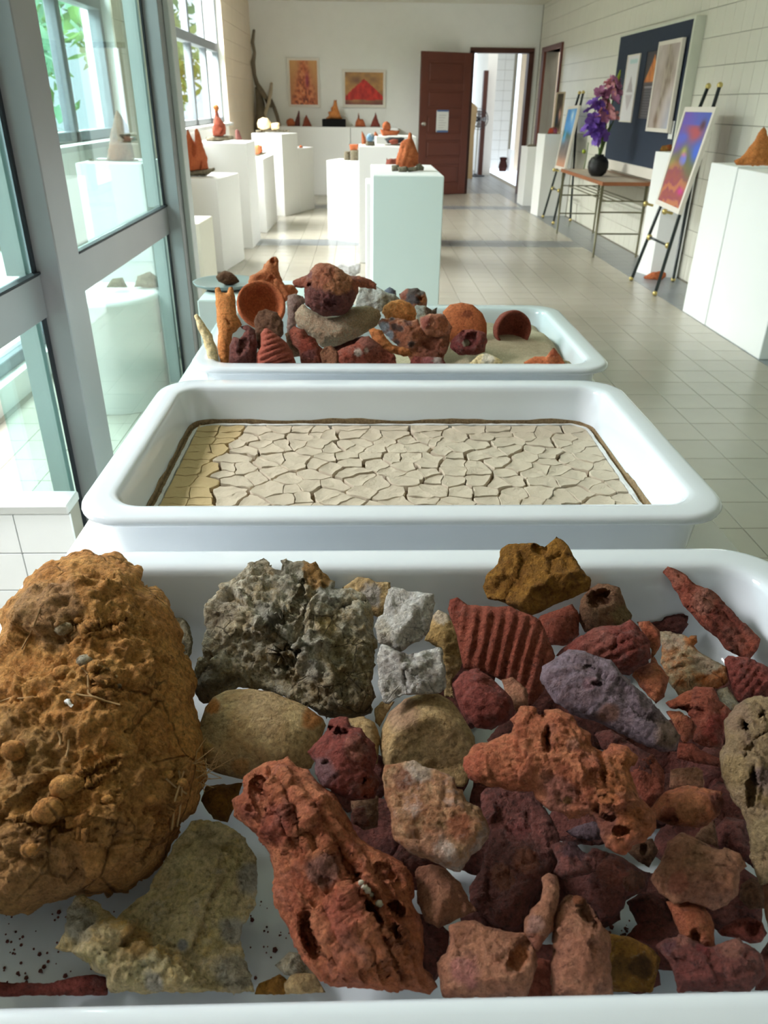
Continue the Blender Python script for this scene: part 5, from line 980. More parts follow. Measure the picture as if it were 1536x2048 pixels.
sculpt('twin_cone_sculpture', 'orange clay sculpture of two joined cones on a dark slab, left row', 'sculpture', 7.08, z1, [
    ('twin_cones', 'G7', [(75, 1060), (85, 750), (105, 460), (125, 445), (160, 540), (220, 640), (225, 470), (240, 440), (275, 440), (300, 500), (340, 640), (400, 840), (425, 900), (420, 960), (440, 1060), (380, 1090), (300, 1080), (190, 1105), (90, 1100)], m_terra, dict(chip=.015, dents=[(215, 760, 26, 120, 0, .35), (320, 1000, 14, 60, .1, .4)], rough=(.02, 1), patches=[(250, 900, 400, (176, 84, 50), .6)])),
    ('base_slab', 'G7', [(40, 1100), (440, 1050), (525, 1040), (540, 1075), (400, 1165), (40, 1165)], m_slabstone, dict(thick=2.0, back=1.5))])
sculpt('spire_sculpture', 'rust-red knobbly spire with an orange tip on a flat stone slab, left row', 'sculpture', 8.33, z2, [
    ('spire', 'G7', [(510, 550), (495, 440), (520, 340), (540, 200), (530, 160), (500, 110), (510, 80), (550, 65), (580, 90), (592, 130), (575, 180), (610, 260), (650, 310), (690, 370), (710, 430), (700, 525), (640, 555), (560, 555)], m_red, dict(rough=(.06, 1.2), dents=[(640, 480, 20, 60, .2, .4)], patches=[(545, 110, 60, (206, 126, 56), .9), (600, 420, 150, (156, 70, 46), .6)])),
    ('base_slab', 'G7', [(400, 575), (470, 562), (800, 545), (825, 560), (820, 612), (600, 640), (405, 640)], m_slabstone, dict(thick=1.8, back=1.5))])
sculpt('clay_cone', 'small dark mauve cone behind the orange spire', 'cone', 8.58, z2, [('c', 'G7', [(855, 610), (850, 470), (875, 440), (910, 480), (958, 610)], m_maroon, dict(patches=[(900, 540, 200, (130, 78, 70), .7)]))])
sculpt('crown_pot', 'small orange crown-topped pot on a grey slate, left row', 'pot', 9.5, z3, [
    ('pot', 'G7', [(1130, 840), (1130, 700), (1165, 690), (1190, 690), (1205, 668), (1220, 692), (1260, 700), (1272, 790), (1230, 840)], m_terra, dict()),
    ('slate', 'G7', [(1130, 862), (1140, 835), (1290, 800), (1342, 800), (1330, 820), (1210, 868)], m_slabstone, dict(thick=2.0))])
sculpt('gourd_sculpture', 'pair of cream gourd-like balls on a dark base, tall plinth at left', 'sculpture', 10.85, z4, [
    ('large_gourd', 'G5', [(140, 350), (150, 320), (185, 303), (225, 312), (252, 345), (245, 385), (225, 405), (170, 405), (145, 385)], m_creamclay, dict(rough=(.01, 1), jit=.005)),
    ('small_gourd', 'G5', [(245, 360), (262, 348), (300, 345), (322, 350), (318, 400), (290, 405), (255, 405)], m_creamclay, dict(rough=(.01, 1), jit=.005)),
    ('base', 'G5', [(130, 406), (395, 404), (400, 416), (130, 420)], m_slabstone, dict(thick=4, back=4))])
sculpt('pebble', 'tiny brown ball on the lower plinth beside the gourds', 'pebble', 11.2, z5, [('p', 'G3', [(312, 790), (314, 772), (322, 768), (331, 774), (333, 790)], m_terra, dict())])
Yc = 13.42
sculpt('clay_ball', 'round terracotta ball, leftmost on the counter at the far wall', 'clay ball', Yc, z6, [('b', 'G5', [(373, 345), (380, 322), (405, 309), (430, 316), (446, 345), (440, 375), (385, 375)], m_terra, dict(rough=(.01, 1)))])
sculpt('clay_cone', 'tall thin dark plum cone beside the terracotta ball', 'cone', Yc + .06, z6, [('c', 'G5', [(436, 378), (450, 320), (475, 242), (482, 260), (486, 378)], m_maroon, dict(patches=[(465, 330, 200, (110, 54, 56), .7)]))])
sculpt('clay_cone', 'short rust-red cone left of the black block at the far wall', 'cone', Yc, z6, [('c', 'G5', [(503, 378), (520, 312), (535, 278), (556, 320), (584, 378)], m_red, dict(patches=[(540, 340, 200, (160, 78, 58), .7)]))])
bk = thing('block_sculpture', (float(on_y(668, 250, Yc)[0]), Yc, z6), 'orange pointed figure standing on a black block, middle of the far counter', 'sculpture')
xk0, xk1, zk = float(on_y(645, 245, Yc)[0]), float(on_y(691.5, 245, Yc)[0]), Zat(668, 238, Yc)
MB().box(xk0, xk1, Yc - .14, Yc + .14, z6, zk, .006).obj('block', m_blackblock, bk)
rock('figure', None, None, 'G5', [(695, 316), (720, 285), (712, 262), (738, 250), (735, 228), (755, 200), (762, 155), (770, 165), (780, 158), (790, 220), (805, 270), (828, 316)], m_orange_clay, Y=Yc, tray_i=None, tilt=0, step=2.2, zfloor=zk, parent=bk, rough=(.06, 1.4))
sculpt('pear_pot', 'orange pear-shaped pot with a thin neck, right of the black block', 'pot', Yc, z6, [('p', 'G5', [(928, 378), (935, 340), (950, 312), (958, 262), (968, 312), (992, 318), (1010, 348), (1018, 378)], m_terra, dict())])
sculpt('clay_cone', 'dull red cone with a drawn-out tip, rightmost on the far counter', 'cone', Yc, z6, [('c', 'G5', [(1053, 378), (1075, 320), (1090, 288), (1095, 252), (1103, 288), (1120, 340), (1135, 378)], m_red, dict(patches=[(1095, 340, 200, (140, 66, 62), .7)]))])
sculpt('boat_sculpture', 'terracotta boat shape carrying a round ball, right of the middle row', 'sculpture', 8.45, z10, [
    ('boat', 'G6', [(712, 160), (740, 176), (840, 182), (935, 184), (942, 195), (910, 240), (740, 245), (720, 205)], m_terra, dict()),
    ('ball', 'G6', [(735, 120), (755, 84), (790, 72), (825, 98), (838, 140), (830, 180), (745, 180)], m_terra, dict(dents=[(795, 150, 26, 26, 0, .5)]))])
sculpt('clay_cone', 'tiny tan cone beside the terracotta boat', 'cone', 8.42, z10, [('c', 'G6', [(634, 250), (645, 205), (655, 190), (672, 212), (694, 250)], m_terra, dict(dy=0))])
sculpt('vase', 'small round blue vase standing on a brown stone cube', 'vase', 7.5, z8, [
    ('vase_body', 'G6', [(548, 245), (580, 214), (620, 218), (642, 250), (636, 290), (612, 318), (570, 318), (550, 285)], m_bluegl, dict(rough=(.01, 1), patches=[(608, 212, 34, (230, 234, 238), .9)])),  # white patch paints the lit top of the blue body
    ('stone_cube', 'G6', [(545, 312), (640, 312), (652, 376), (533, 376)], m_slabstone, dict(thick=1.0, facets=0, jit=.005))])
sculpt('shard', 'thin upright terracotta shard beside the blue vase', 'shard', 7.55, z8, [('s', 'G6', [(493, 345), (492, 184), (520, 230), (540, 270), (548, 345)], m_terra, dict(thick=.7))])
sculpt('dark_bowl', 'dark shallow bowl with a red lump, on a grey foot beside the tall orange cone', 'bowl', 7.6, z8, [
    ('bowl', 'G6', [(762, 280), (820, 262), (990, 266), (1003, 282), (945, 335), (800, 338)], m_blackblock, dict(thick=1.6)),
    ('red_lump', 'G6', [(812, 305), (860, 283), (920, 288), (925, 340), (842, 346)], m_red, dict(dy=-.10)),
    ('foot', 'G6', [(762, 350), (962, 338), (965, 376), (762, 378)], m_slabstone, dict(thick=2))])
sculpt('footed_bowl', 'small terracotta bowl set on two brown stone blocks', 'bowl', 8.8, z7, [
    ('bowl', 'G6', [(343, 345), (457, 345), (440, 422), (360, 422)], m_terra, dict()),
    ('stone_block', 'G6', [(285, 430), (356, 426), (356, 546), (285, 546)], m_slabstone, dict(jit=.006)),
    ('stone_block', 'G6', [(358, 415), (452, 415), (452, 550), (358, 550)], m_slabstone, dict(jit=.006, dy=-.03))])
sculpt('tall_cone_sculpture', 'tall orange lumpy cone standing on a ring of grey pebbles, nearest plinth', 'sculpture', 4.40, z9, [
    ('cone', 'G6', [(900, 596), (905, 500), (930, 420), (950, 330), (1000, 282), (1036, 272), (1040, 215), (1062, 198), (1085, 220), (1095, 280), (1130, 370), (1155, 450), (1166, 596), (1080, 625), (980, 625)], m_terra, dict(thick=.9, rough=(.04, 1.2), ridge=(.3, 12, .08), patches=[(1030, 450, 400, (184, 96, 52), .6)])),
    ('pebble_base', 'G6', [(845, 594), (930, 585), (940, 640), (925, 660), (850, 664)], m_slabstone, dict(dy=-.06)),
    ('pebble_base', 'G6', [(920, 615), (1030, 606), (1036, 660), (1020, 676), (930, 674)], m_slabstone, dict(dy=-.10)),
    ('pebble_base', 'G6', [(1028, 622), (1150, 610), (1158, 660), (1040, 676)], m_slabstone, dict(dy=-.10)),
    ('pebble_base', 'G6', [(1130, 590), (1180, 568), (1232, 620), (1222, 655), (1150, 656)], m_slabstone, dict(dy=-.04))])
sculpt('crown_piece', 'little clay piece with a jagged crown, left behind the tall orange cone', 'clay piece', 5.2, z9b, [('c', 'G6', [(775, 790), (785, 505), (800, 522), (840, 512), (870, 520), (940, 508), (950, 790)], m_terra_dark, dict())])
sculpt('pyramid', 'orange wrinkled pyramid on the plinth at the right edge', 'pyramid', 4.7, z14b, [('p', 'D1', [(655, 1645), (720, 1615), (830, 1500), (900, 1380), (965, 1292), (985, 1330), (1004, 1400), (1060, 1550), (1100, 1700), (690, 1690)], m_orange_clay, dict(thick=.8, ridge=(1.3, 14, .05), patches=[(900, 1550, 600, (206, 122, 62), .6)]))])
sculpt('brown_lump', 'low brown lump on the plinth behind the near easel', 'clay lump', 6.88, z13, [('l', 'D4', [(368, 664), (390, 615), (480, 598), (495, 664)], m_ochre, dict(patches=[(470, 610, 40, (176, 84, 48), .8)]))])
cfl = on_z(1303, 563, 0)
sculpt('rust_rock', 'rust-brown rock lying on the floor under the near easel', 'rock', float(cfl[1]) + .1, 0.0, [('r', 'D4', [(218, 1832), (300, 1790), (380, 1780), (430, 1800), (428, 1830), (370, 1880), (290, 1898), (240, 1878)], m_terra, dict(facets=3, rough=(.05, 1)))])
sculpt('red_piece', 'small red and pink clay piece in front of the leaning painting', 'clay piece', 10.9, z12, [('r', 'C4', [(1405, 965), (1430, 905), (1465, 890), (1500, 900), (1510, 965)], m_crim, dict(patches=[(1440, 930, 30, (190, 70, 40), .9), (1495, 930, 24, (190, 90, 150), .9)]))])
sculpt('flat_piece', 'flat brown piece on the farthest right-hand plinth', 'clay piece', 12.15, z11, [('f', 'C4', [(1195, 1092), (1215, 1070), (1280, 1066), (1300, 1092)], m_slabstone, dict())])
sculpt('grey_cone_sculpture', 'grey-brown cone on a dark dish, seen through the tinted glass', 'sculpture', 4.42, zg, [
    ('cone', 'L1', [(640, 970), (665, 800), (690, 680), (700, 658), (760, 740), (790, 850), (810, 970)], m_conegrey, dict(patches=[(720, 900, 60, (176, 116, 88), .7)])),
    ('dish', 'L1', [(525, 965), (830, 958), (835, 975), (700, 992), (540, 985)], m_slabstone, dict(thick=4, back=4))])
sculpt('grey_rock', 'left dark rock on the drum behind the tinted glass', 'rock', 3.62, .531, [('r', 'P', [(212, 575), (225, 557), (245, 555), (256, 575)], m_slabstone, dict())])
sculpt('grey_rock', 'right, larger dark rock on the drum behind the tinted glass', 'rock', 3.70, .531, [('r', 'P', [(268, 574), (275, 552), (300, 543), (318, 555), (322, 575)], m_slabstone, dict())])
# plate, lemon-like clay and crumpled paper behind the trays
cpl = on_y(452, 572, 2.55); pz = z15
pt_ = MB().lathe([(.001, .002), (.075, .002), (.10, .012), (.105, .020), (.10, .019), (.07, .009), (.001, .008)], (cpl[0], 2.55, pz), 32).obj('grey_plate', m_slabstone if False else plain('grey_glaze', srgb(140, 146, 146), .3), smooth=True); tag(pt_, 'round grey plate behind the farthest tray, at its left', 'plate')
sculpt('clay_pod', 'brown lemon-shaped clay pod lying on the grey plate', 'clay pod', 2.55, pz + .009, [('p', 'F1', [(240, 178), (262, 152), (300, 138), (345, 150), (382, 185), (398, 212), (350, 238), (300, 232), (255, 212)], m_brownrock, dict(patches=[(320, 190, 200, (112, 62, 44), .7)]))])
sculpt('crumpled_paper', 'crumpled white paper on the floor, seen just above the maroon pot with ears', 'paper', float(on_z(694, 556, 0)[1]), 0.0, [('c', 'F1', [(1035, 112), (1060, 90), (1120, 104), (1180, 88), (1206, 98), (1200, 150), (1140, 190), (1050, 190)], m_white, dict(facets=4, rough=(.06, 1.2), patches=[(1120, 130, 300, (240, 240, 240), .9)]))])

# ================================================================== PICTURES
def printmat(name, rough=.5):
    t = NT(name); t.set(col=t.attr('print').outputs['Color'], rough=rough, spec=.3); return t.m
m_print = printmat('printed_picture', .45)
m_frame = plain('pale_frame', srgb(228, 220, 210), .5, var=.02); m_frame_side = plain('wood_frame_edge', srgb(196, 176, 150), .6)
def N2(u, v, s, sd=0): return float(fbm(np.array([[u * s, v * s, sd * 3.7]]), 3, sd)[0])
def mixc(a, b, t): t = min(1, max(0, t)); return [a[i] + (b[i] - a[i]) * t for i in range(3)]
def picture(name, label, cat, TLc, TRc, BLc, BRc, fn, fw=.03, th=.025, nu=36, nv=48, frame=m_frame, group=None, mat=None):
    TLc, TRc, BLc, BRc = [np.array(p, float) for p in (TLc, TRc, BLc, BRc)]
    ux = TRc - TLc; vy = BLc - TLc; nn = np.cross(vy, ux); nn /= np.linalg.norm(nn)
    if np.dot(nn, CAM - TLc) < 0: nn = -nn
    bil = lambda u, v: TLc * (1 - u) * (1 - v) + TRc * u * (1 - v) + BLc * (1 - u) * v + BRc * u * v
    t = thing(name, (BLc + BRc) / 2, label, cat, group); fu, fv = fw / np.linalg.norm(ux), fw / np.linalg.norm(vy)
    for (u0, u1, v0, v1) in ((0, 1, 0, fv), (0, 1, 1 - fv, 1), (0, fu, fv, 1 - fv), (1 - fu, 1, fv, 1 - fv)):
        c = [bil(u0, v0), bil(u1, v0), bil(u1, v1), bil(u0, v1)]
        MB().add([p - nn * th for p in c] + c, [(0, 1, 2, 3), (7, 6, 5, 4)] + [(4 + k, 4 + (k + 1) % 4, (k + 1) % 4, k) for k in range(4)]).obj('frame_bar', frame, t)
    V = []; col = []
    for j in range(nv + 1):
        for i in range(nu + 1):
            u, v = i / nu, j / nv; V.append(bil(fu + u * (1 - 2 * fu), fv + v * (1 - 2 * fv)) - nn * .006); col.append((*srgb(*[min(255, max(0, c)) for c in fn(u, v)])[:3], 1))
    mesh_obj('print', V, [(j * (nu + 1) + i, j * (nu + 1) + i + 1, (j + 1) * (nu + 1) + i + 1, (j + 1) * (nu + 1) + i) for j in range(nv) for i in range(nu)], mat or m_print, t, None, False, {'print': col})
    return t
def art_tower(u, v):
    c = mixc((214, 160, 104), (186, 120, 82), v + .5 * N2(u, v, 5, 1)); e = abs(u - .5) - .10 - .34 * v
    k = 1 / (1 + math.exp(18 * (e + .07 * N2(u, v, 12, 2)))); c = mixc(c, (208, 112, 70), k); n = N2(u, v, 16, 3)
    c = mixc(c, (110, 56, 44), max(0, n) * 1.6 * k * (.4 + v)); c = mixc(c, (238, 180, 130), max(0, -n) * 1.2 * k)
    return mixc(c, (150, 50, 76), math.exp(-((u - .62) / .06) ** 2 - ((v - .45) / .16) ** 2) * .9)
def art_red_hill(u, v):
    c = mixc((206, 156, 96), (132, 96, 76), .5 + 1.1 * N2(u, v, 4, 5)); c = mixc(c, (120, 66, 62), max(0, (v - .80) * 4))
    apex = .5; top = .20 + 1.05 * abs(u - apex) + .1 * max(0, abs(u - .5) - .25) + .02 * N2(u, v, 20, 6)
    if v > top and v < .86 + .05 * N2(u, 0, 6, 7): c = mixc((218, 66, 56), (166, 46, 44), .5 + 1.4 * N2(u * 2, v * .6, 9, 8))
    return c
def art_dreams(u, v):
    c = mixc((122, 92, 186), (84, 110, 196), u + .4 * N2(u, v, 5, 11))
    if v > .13: c = mixc(c, (186, 86, 92), 1.3 * math.exp(-((u - .55) / .35) ** 2 - ((v - .22) / .09) ** 2))
    if v < .2: c = mixc(c, (96, 60, 76), 1.2 * math.exp(-((u - .80) / .09) ** 2 - ((v - .13) / .05) ** 2))
    c = mixc(c, (96, 104, 206), 1.2 * math.exp(-((u - .2) / .25) ** 2 - ((v - .28) / .07) ** 2))
    c = mixc(c, (110, 112, 82), 1.1 / (1 + math.exp(-26 * (v - .36 - .25 * abs(u - .45)))))
    c = mixc(c, (76, 110, 214), math.exp(-((u - .88) / .12) ** 2 - ((v - .40) / .09) ** 2) * 1.3)
    c = mixc(c, (182, 180, 84), math.exp(-((u - .42) / .1) ** 2 - ((v - .42) / .05) ** 2))
    c = mixc(c, (150, 156, 90), math.exp(-((u - .1) / .2) ** 2 - ((v - .58) / .08) ** 2))
    e = ((u - .48) / .16) ** 2 + ((v - .51) / .075) ** 2; c = mixc(c, (110, 130, 226), 1.4 * max(0, 1.1 - e)); c = mixc(c, (206, 130, 170), math.exp(-((u - .46) / .1) ** 2 - ((v - .455) / .025) ** 2))
    k = 1 / (1 + math.exp(-30 * (v - .62 + .08 * math.sin(5 * u)))); r = math.sin(30 * (v - .1 * u * u) + 6 * u + 4 * N2(u, v, 4, 13)); c = mixc(c, mixc((160, 84, 78), (192, 120, 84) if r > .4 else (150, 66, 100), .5 + .5 * r), k)
    return mixc(c, (200, 60, 140), math.exp(-((u - .8) / .12) ** 2 - ((v - .83) / .04) ** 2))
def art_falls(u, v):
    c = mixc((74, 142, 216), (120, 180, 232), .5 + N2(u, v, 5, 21)); c = mixc(c, (214, 232, 246), math.exp(-((u - .6) / .12) ** 2 - ((v - .12) / .09) ** 2))
    c = mixc(c, (72, 112, 104), 1.2 * math.exp(-((v - .42 - .1 * u) / .06) ** 2)); c = mixc(c, (126, 114, 112), 1 / (1 + math.exp(-22 * (v - .56 + .1 * u)))); c = mixc(c, (90, 172, 222), math.exp(-((u - .25) / .13) ** 2 - ((v - .45) / .12) ** 2))
    c = mixc(c, (70, 64, 66), max(0, N2(u, v, 9, 22)) * (v > .55)); return mixc(c, (206, 150, 122), 1 / (1 + math.exp(-24 * (v - .86))))
def art_figure(u, v):
    c = mixc((112, 100, 86), (76, 66, 60), .5 + N2(u, v, 6, 31)); c = mixc(c, (222, 166, 150), 1.2 * math.exp(-((u - .72) / .2) ** 2 - ((v - .55) / .16) ** 2)); c = mixc(c, (66, 76, 94), 1.2 * math.exp(-((u - .3) / .22) ** 2 - ((v - .68) / .12) ** 2)); return mixc(c, (206, 150, 132), max(0, (v - .85) * 5))
def art_dry_plant(u, v):
    c = mixc((206, 192, 186), (176, 160, 154), .5 + N2(u, v, 4, 41)); n = N2(u * 3, v, 9, 42); k = math.exp(-((u - .5 - .12 * math.sin(5 * v)) / (.10 + .18 * math.exp(-((v - .35) / .2) ** 2))) ** 2); c = mixc(c, (122, 104, 82), k * (.45 + 1.0 * max(0, n))); c = mixc(c, (220, 206, 176), k * max(0, -n))
    return mixc(mixc(c, (170, 184, 214), max(0, (u - .55) * 1.6) * max(0, v - .5) * 2), (120, 96, 80), math.exp(-((u - .35) / .1) ** 2 - ((v - .9) / .07) ** 2) * .8)
def art_white_poster(u, v):
    c = (232, 228, 232); w_ = .30 * max(0, v - .30) / .28 if v < .58 else .30 * max(0, 1 - (v - .60) / .25)
    if .28 < v < .56 and abs(u - .5) < w_: c = mixc(c, (178, 166, 170), .8)
    if .60 < v < .86 and abs(u - .5) < w_: c = mixc(c, (190, 176, 182), .7)
    if .06 < v < .11 and .2 < u < .85: c = mixc(c, (170, 206, 206), .7)
    return c
def art_cone_poster(u, v):
    c = mixc((58, 56, 60), (72, 66, 66), .5 + N2(u, v, 5, 51))
    if .06 < v < .44 and abs(u - .52) < .46 * ((v - .06) / .38) ** 1.15 + .02: c = mixc((222, 140, 60), (180, 96, 40), .5 + 1.2 * N2(u, v, 9, 52))
    if .44 <= v < .48: c = mixc(c, (108, 96, 94), .6)
    if v > .52 and int(v * 48) % 2 == 0 and .12 < u < .88 - .15 * ((int(v * 48) * 7) % 3): c = mixc(c, (150, 146, 148), .45)
    if .50 < v < .54 and .1 < u < .9: c = (158, 152, 152)
    return c
B = YF - .03
by = lambda px, py: on_y(px, py, B)
a, b_ = by(573.5, 115), by(640.5, 214.5); picture('painting', 'upright painting of an orange termite-mound tower, left on the far wall', 'painting', (a[0], B, a[2]), (b_[0], B, a[2]), (a[0], B, b_[2]), (b_[0], B, b_[2]), art_tower, .035, .025)
a, b_ = by(684.5, 138), by(771, 215.5); picture('painting', 'wide painting of a red cone-shaped hill, right on the far wall', 'painting', (a[0], B, a[2]), (b_[0], B, a[2]), (a[0], B, b_[2]), (b_[0], B, b_[2]), art_red_hill, .04, .025)

# navy notice board on the right wall
XB_ = XR - .09
bx = lambda px, py, d=0.0: on_x(px, py, XB_ - d)
m_navy = plain('navy_cloth', srgb(44, 54, 72), .9, var=.06, scale=30); m_boardside = plain('board_edge_paint', srgb(214, 216, 202), .6)
q1, q2, q3, q4 = bx(1228, 78), bx(1388, 37), bx(1221.5, 319), bx(1344, 289)
yb0, yb1, zb0, zb1 = float((q2[1] + q4[1]) / 2), float((q1[1] + q3[1]) / 2), float(q3[2]), float((q1[2] + q2[2]) / 2)
bd = thing('notice_board', (XB_, (yb0 + yb1) / 2, zb0), 'large navy blue notice board with pale edges on the right wall', 'notice board')
MB().box(XB_, XB_ + .02, yb0, yb1, zb0, zb1).obj('cloth_panel', m_navy, bd)
MB().box(XB_ + .002, XR - .001, yb0 - .035, yb0, zb0 - .02, zb1 + .02, .002).obj('edge', m_boardside, bd)
MB().box(XB_ + .002, XR - .001, yb1, yb1 + .035, zb0 - .02, zb1 + .02, .002).obj('edge', m_boardside, bd)
MB().box(XB_ + .002, XR - .001, yb0, yb1, zb1, zb1 + .02, .002).obj('edge', m_boardside, bd)
MB().box(XB_ - .02, XR - .001, yb0, yb1, zb0 - .09, zb0, .004).obj('ledge', m_frame, bd)
def on_board(name, label, cat, ly, ry, py_top, py_bot, fn, fw, th, frame=m_frame, d=.03):
    l0, r0 = bx(*ly, d), bx(*ry, d); zt_, zb_ = bx(*py_top, d)[2], bx(*py_bot, d)[2]; X = XB_ - d
    picture(name, label, cat, (X, l0[1], zt_), (X, r0[1], zt_), (X, l0[1], zb_), (X, r0[1], zb_), fn, fw, th, frame=frame)
on_board('poster', 'white poster with a pale grey cone and its mirror image on the navy board', 'poster', (1246, 180), (1270, 180), (1254, 111), (1237, 243.5), art_white_poster, .012, .012, m_frame, .015)
on_board('poster', 'dark poster with a bright orange cone and faint lines of text, on the navy board', 'poster', (1283, 180), (1315, 170), (1297, 103), (1283, 238), art_cone_poster, .004, .008, m_navy, .012)
on_board('painting', 'tall framed picture of dry plants, right on the navy board', 'painting', (1304, 175), (1350, 170), (1319, 84), (1291, 262), art_dry_plant, .03, .03, m_frame, .045)
c_ = bx(1342, 260, .004); o = MB().box(XB_ - .004, XB_ - .001, c_[1] - .05, c_[1] + .05, c_[2] - .07, c_[2] + .07).obj('caption_card', m_paper); tag(o, 'small white caption card beside the picture of dry plants', 'card')

# easels with their paintings
m_easel = plain('black_lacquer', srgb(28, 38, 40), .3); m_brass = plain('brass', srgb(206, 186, 120), .3, .7)
def easel(label, fa, fb, ta, tb, rear, sup, cross, plab, quad, fn, tilt):
    A, Bq = on_z(*fa, 0), on_z(*fb, 0); e = Bq - A; e /= np.linalg.norm(e); back = np.array([-e[1], e[0], 0]);
    if back[0] < 0: back = -back
    vv = np.array([0, 0, math.cos(tilt)]) + back * math.sin(tilt); n = np.cross(e, vv); n /= np.linalg.norm(n)
    if n[0] > 0: n = -n
    P = lambda q, d=0: on_plane(*q, A + n * d, n)
    t = thing('easel', (A + Bq) / 2, label, 'easel'); r = .014
    At, Bt = P(ta), P(tb)
    for p, q in ((A, At), (Bq, Bt)):
        lg = MB().tube([p, q], r, 8).obj('leg', m_easel, t, smooth=True); MB().ball(q + (q - p) / np.linalg.norm(q - p) * .012, .022).obj('finial', m_brass, lg, smooth=True); MB().ball(p + np.array([0, 0, .02]), .02).obj('brass_foot', m_brass, lg, smooth=True)
    top = (At + Bt) / 2 * .9 + (A + Bq) / 2 * .1; rr = np.array(rear, float)
    lg = MB().tube([top, rr], r, 8).obj('leg', m_easel, t, smooth=True); MB().ball(rr + np.array([0, 0, .02]), .02).obj('brass_foot', m_brass, lg, smooth=True)
    C1, C2 = P(cross[0]), P(cross[1]); MB().tube([C1, C2], .010, 8).obj('cross_bar', m_easel, t, smooth=True)
    for c in (C1, C2): MB().ball(c, .024).obj('brass_joint', m_brass, t, smooth=True)
    for s in sup:
        p = P(s); MB().tube([p, p + n * .06], .010, 8).ball(p + n * .065, .022).obj('brass_peg', m_brass, t, smooth=True)
    picture('painting', plab, 'painting', *[P(q, .045) for q in quad], fn, .035, .03, frame=m_frame)
easel('near black easel with brass knobs, by the right wall', (1261.9, 561.9), (1308.9, 592), (1415, 176), (1438.7, 174), (2.66, 6.55, 0), ((1306, 411), (1345, 427)), ((1299, 474.5), (1336, 491)), 'near easel painting of a dreamlike purple, green and red landscape', ((1370, 213.7), (1433, 213.7), (1309.8, 407), (1356, 428.5)), art_dreams, math.radians(12))
easel('far black easel beyond the table, by the right wall', (1085.5, 436), (1106, 449), (1158.4, 188), (1166, 187), (2.70, 10.3, 0), ((1104, 338), (1118, 342)), ((1105.5, 377), (1118, 381)), 'far easel painting with blue sky and a blue waterfall', ((1135.9, 213.3), (1157.7, 210), (1109, 335.9), (1127.5, 341)), art_falls, math.radians(12))
Yp = 11.0; pq = [on_y(*q, Yp) for q in ((1115.7, 184.7), (1134, 183), (1104, 265), (1121, 267))]
for p in pq: p[1] += (p[2] - z12) * .12
zb_ = min(pq[2][2], pq[3][2]); 
for p in pq[2:]: p[2] = z12 + .004
picture('painting', 'dark painting with a pale pink figure, leaning on the plinth by the doorway', 'painting', *pq, art_figure, .02, .03, frame=m_frame_side)

# ================================================================== TABLE, VASE, FLOWERS
m_tabletop = plain('worn_wood_top', srgb(186, 172, 156), .5, var=.12, scale=7); m_tableedge = plain('brown_wood_edge', srgb(150, 92, 56), .5); m_tubemetal = plain('olive_metal_tube', srgb(112, 108, 84), .45, .3)
zt_ = float(on_y(1203, 364, 7.68)[2]); tx0, tx1, ty0, ty1 = 2.27, 2.755, 7.66, 9.33
tb = thing('table', ((tx0 + tx1) / 2, (ty0 + ty1) / 2, 0), 'narrow wooden table with thin metal legs, under the vase of flowers', 'table')
for k in range(4): MB().box(tx0 + .02 + k * (tx1 - tx0 - .04) / 4 + .001, tx0 + .02 + (k + 1) * (tx1 - tx0 - .04) / 4 - .001, ty0 + .02, ty1 - .02, zt_ - .02, zt_, .002).obj('plank', m_tabletop, tb)
MB().box(tx0, tx0 + .019, ty0, ty1, zt_ - .032, zt_ + .001, .003).box(tx1 - .019, tx1, ty0, ty1, zt_ - .032, zt_ + .001, .003).box(tx0 + .019, tx1 - .019, ty0, ty0 + .019, zt_ - .032, zt_ + .001, .003).box(tx0 + .019, tx1 - .019, ty1 - .019, ty1, zt_ - .032, zt_ + .001, .003).obj('edge', m_tableedge, tb)
for x, y in ((tx0 + .02, ty0 + .05), (tx0 + .02, ty1 - .06), (tx1 - .04, ty0 + .05), (tx1 - .04, ty1 - .06)): MB().tube([(x, y, 0), (x, y, zt_ - .03)], [.010, .016], 8).obj('leg', m_tubemetal, tb, smooth=True)
for z, ys in ((zt_ - .27, (ty0 + .05, ty1 - .06)), (.22, (ty0 + .05, ty1 - .06))):
    for y in ys: MB().tube([(tx0 + .02, y, z), (tx1 - .04, y, z)], .008, 6).obj('rail', m_tubemetal, tb)
for k in range(4): MB().tube([(tx0 + .08 + k * .09, ty0 + .05, zt_ - .17), (tx0 + .08 + k * .09, ty1 - .06, zt_ - .17)], .006, 6).obj('shelf_rod', m_tubemetal, tb)
for y in (ty0 + .05, ty1 - .06): MB().tube([(tx0 + .02, y, zt_ - .17), (tx1 - .04, y, zt_ - .17)], .007, 6).obj('rail', m_tubemetal, tb)
m_black = NT('black_ribbed_glaze'); m_black.set(col=(.006, .006, .007, 1), rough=.35); wv = m_black.n.new('ShaderNodeTexWave'); wv.bands_direction = 'Z'; wv.inputs['Scale'].default_value = 30; m_black.l.new(m_black.tc, wv.inputs['Vector']); m_black.bump(wv.outputs[1], .4, .004); m_black = m_black.m
vY = 8.35; vc = on_y(1198, 318, vY); vx = float(vc[0]); s = .1
vz = zt_ + .001; vs = MB().lathe([(.001, 0), (.055, 0), (.085, .03), (.103, .08), (.100, .13), (.075, .17), (.045, .185), (.045, .20), (.038, .20), (.036, .18), (.06, .15), (.001, .03)], (vx, vY, vz), 28).obj('vase', m_black, smooth=True); tag(vs, 'round black ribbed vase on the narrow wooden table', 'vase')
m_stem = plain('green_stem', srgb(96, 120, 60), .6); m_tip = plain('yellow_green_bud', srgb(160, 176, 50), .6)
def petalmat(n, c): return plain(n, srgb(*c), .6, var=.12, scale=30)
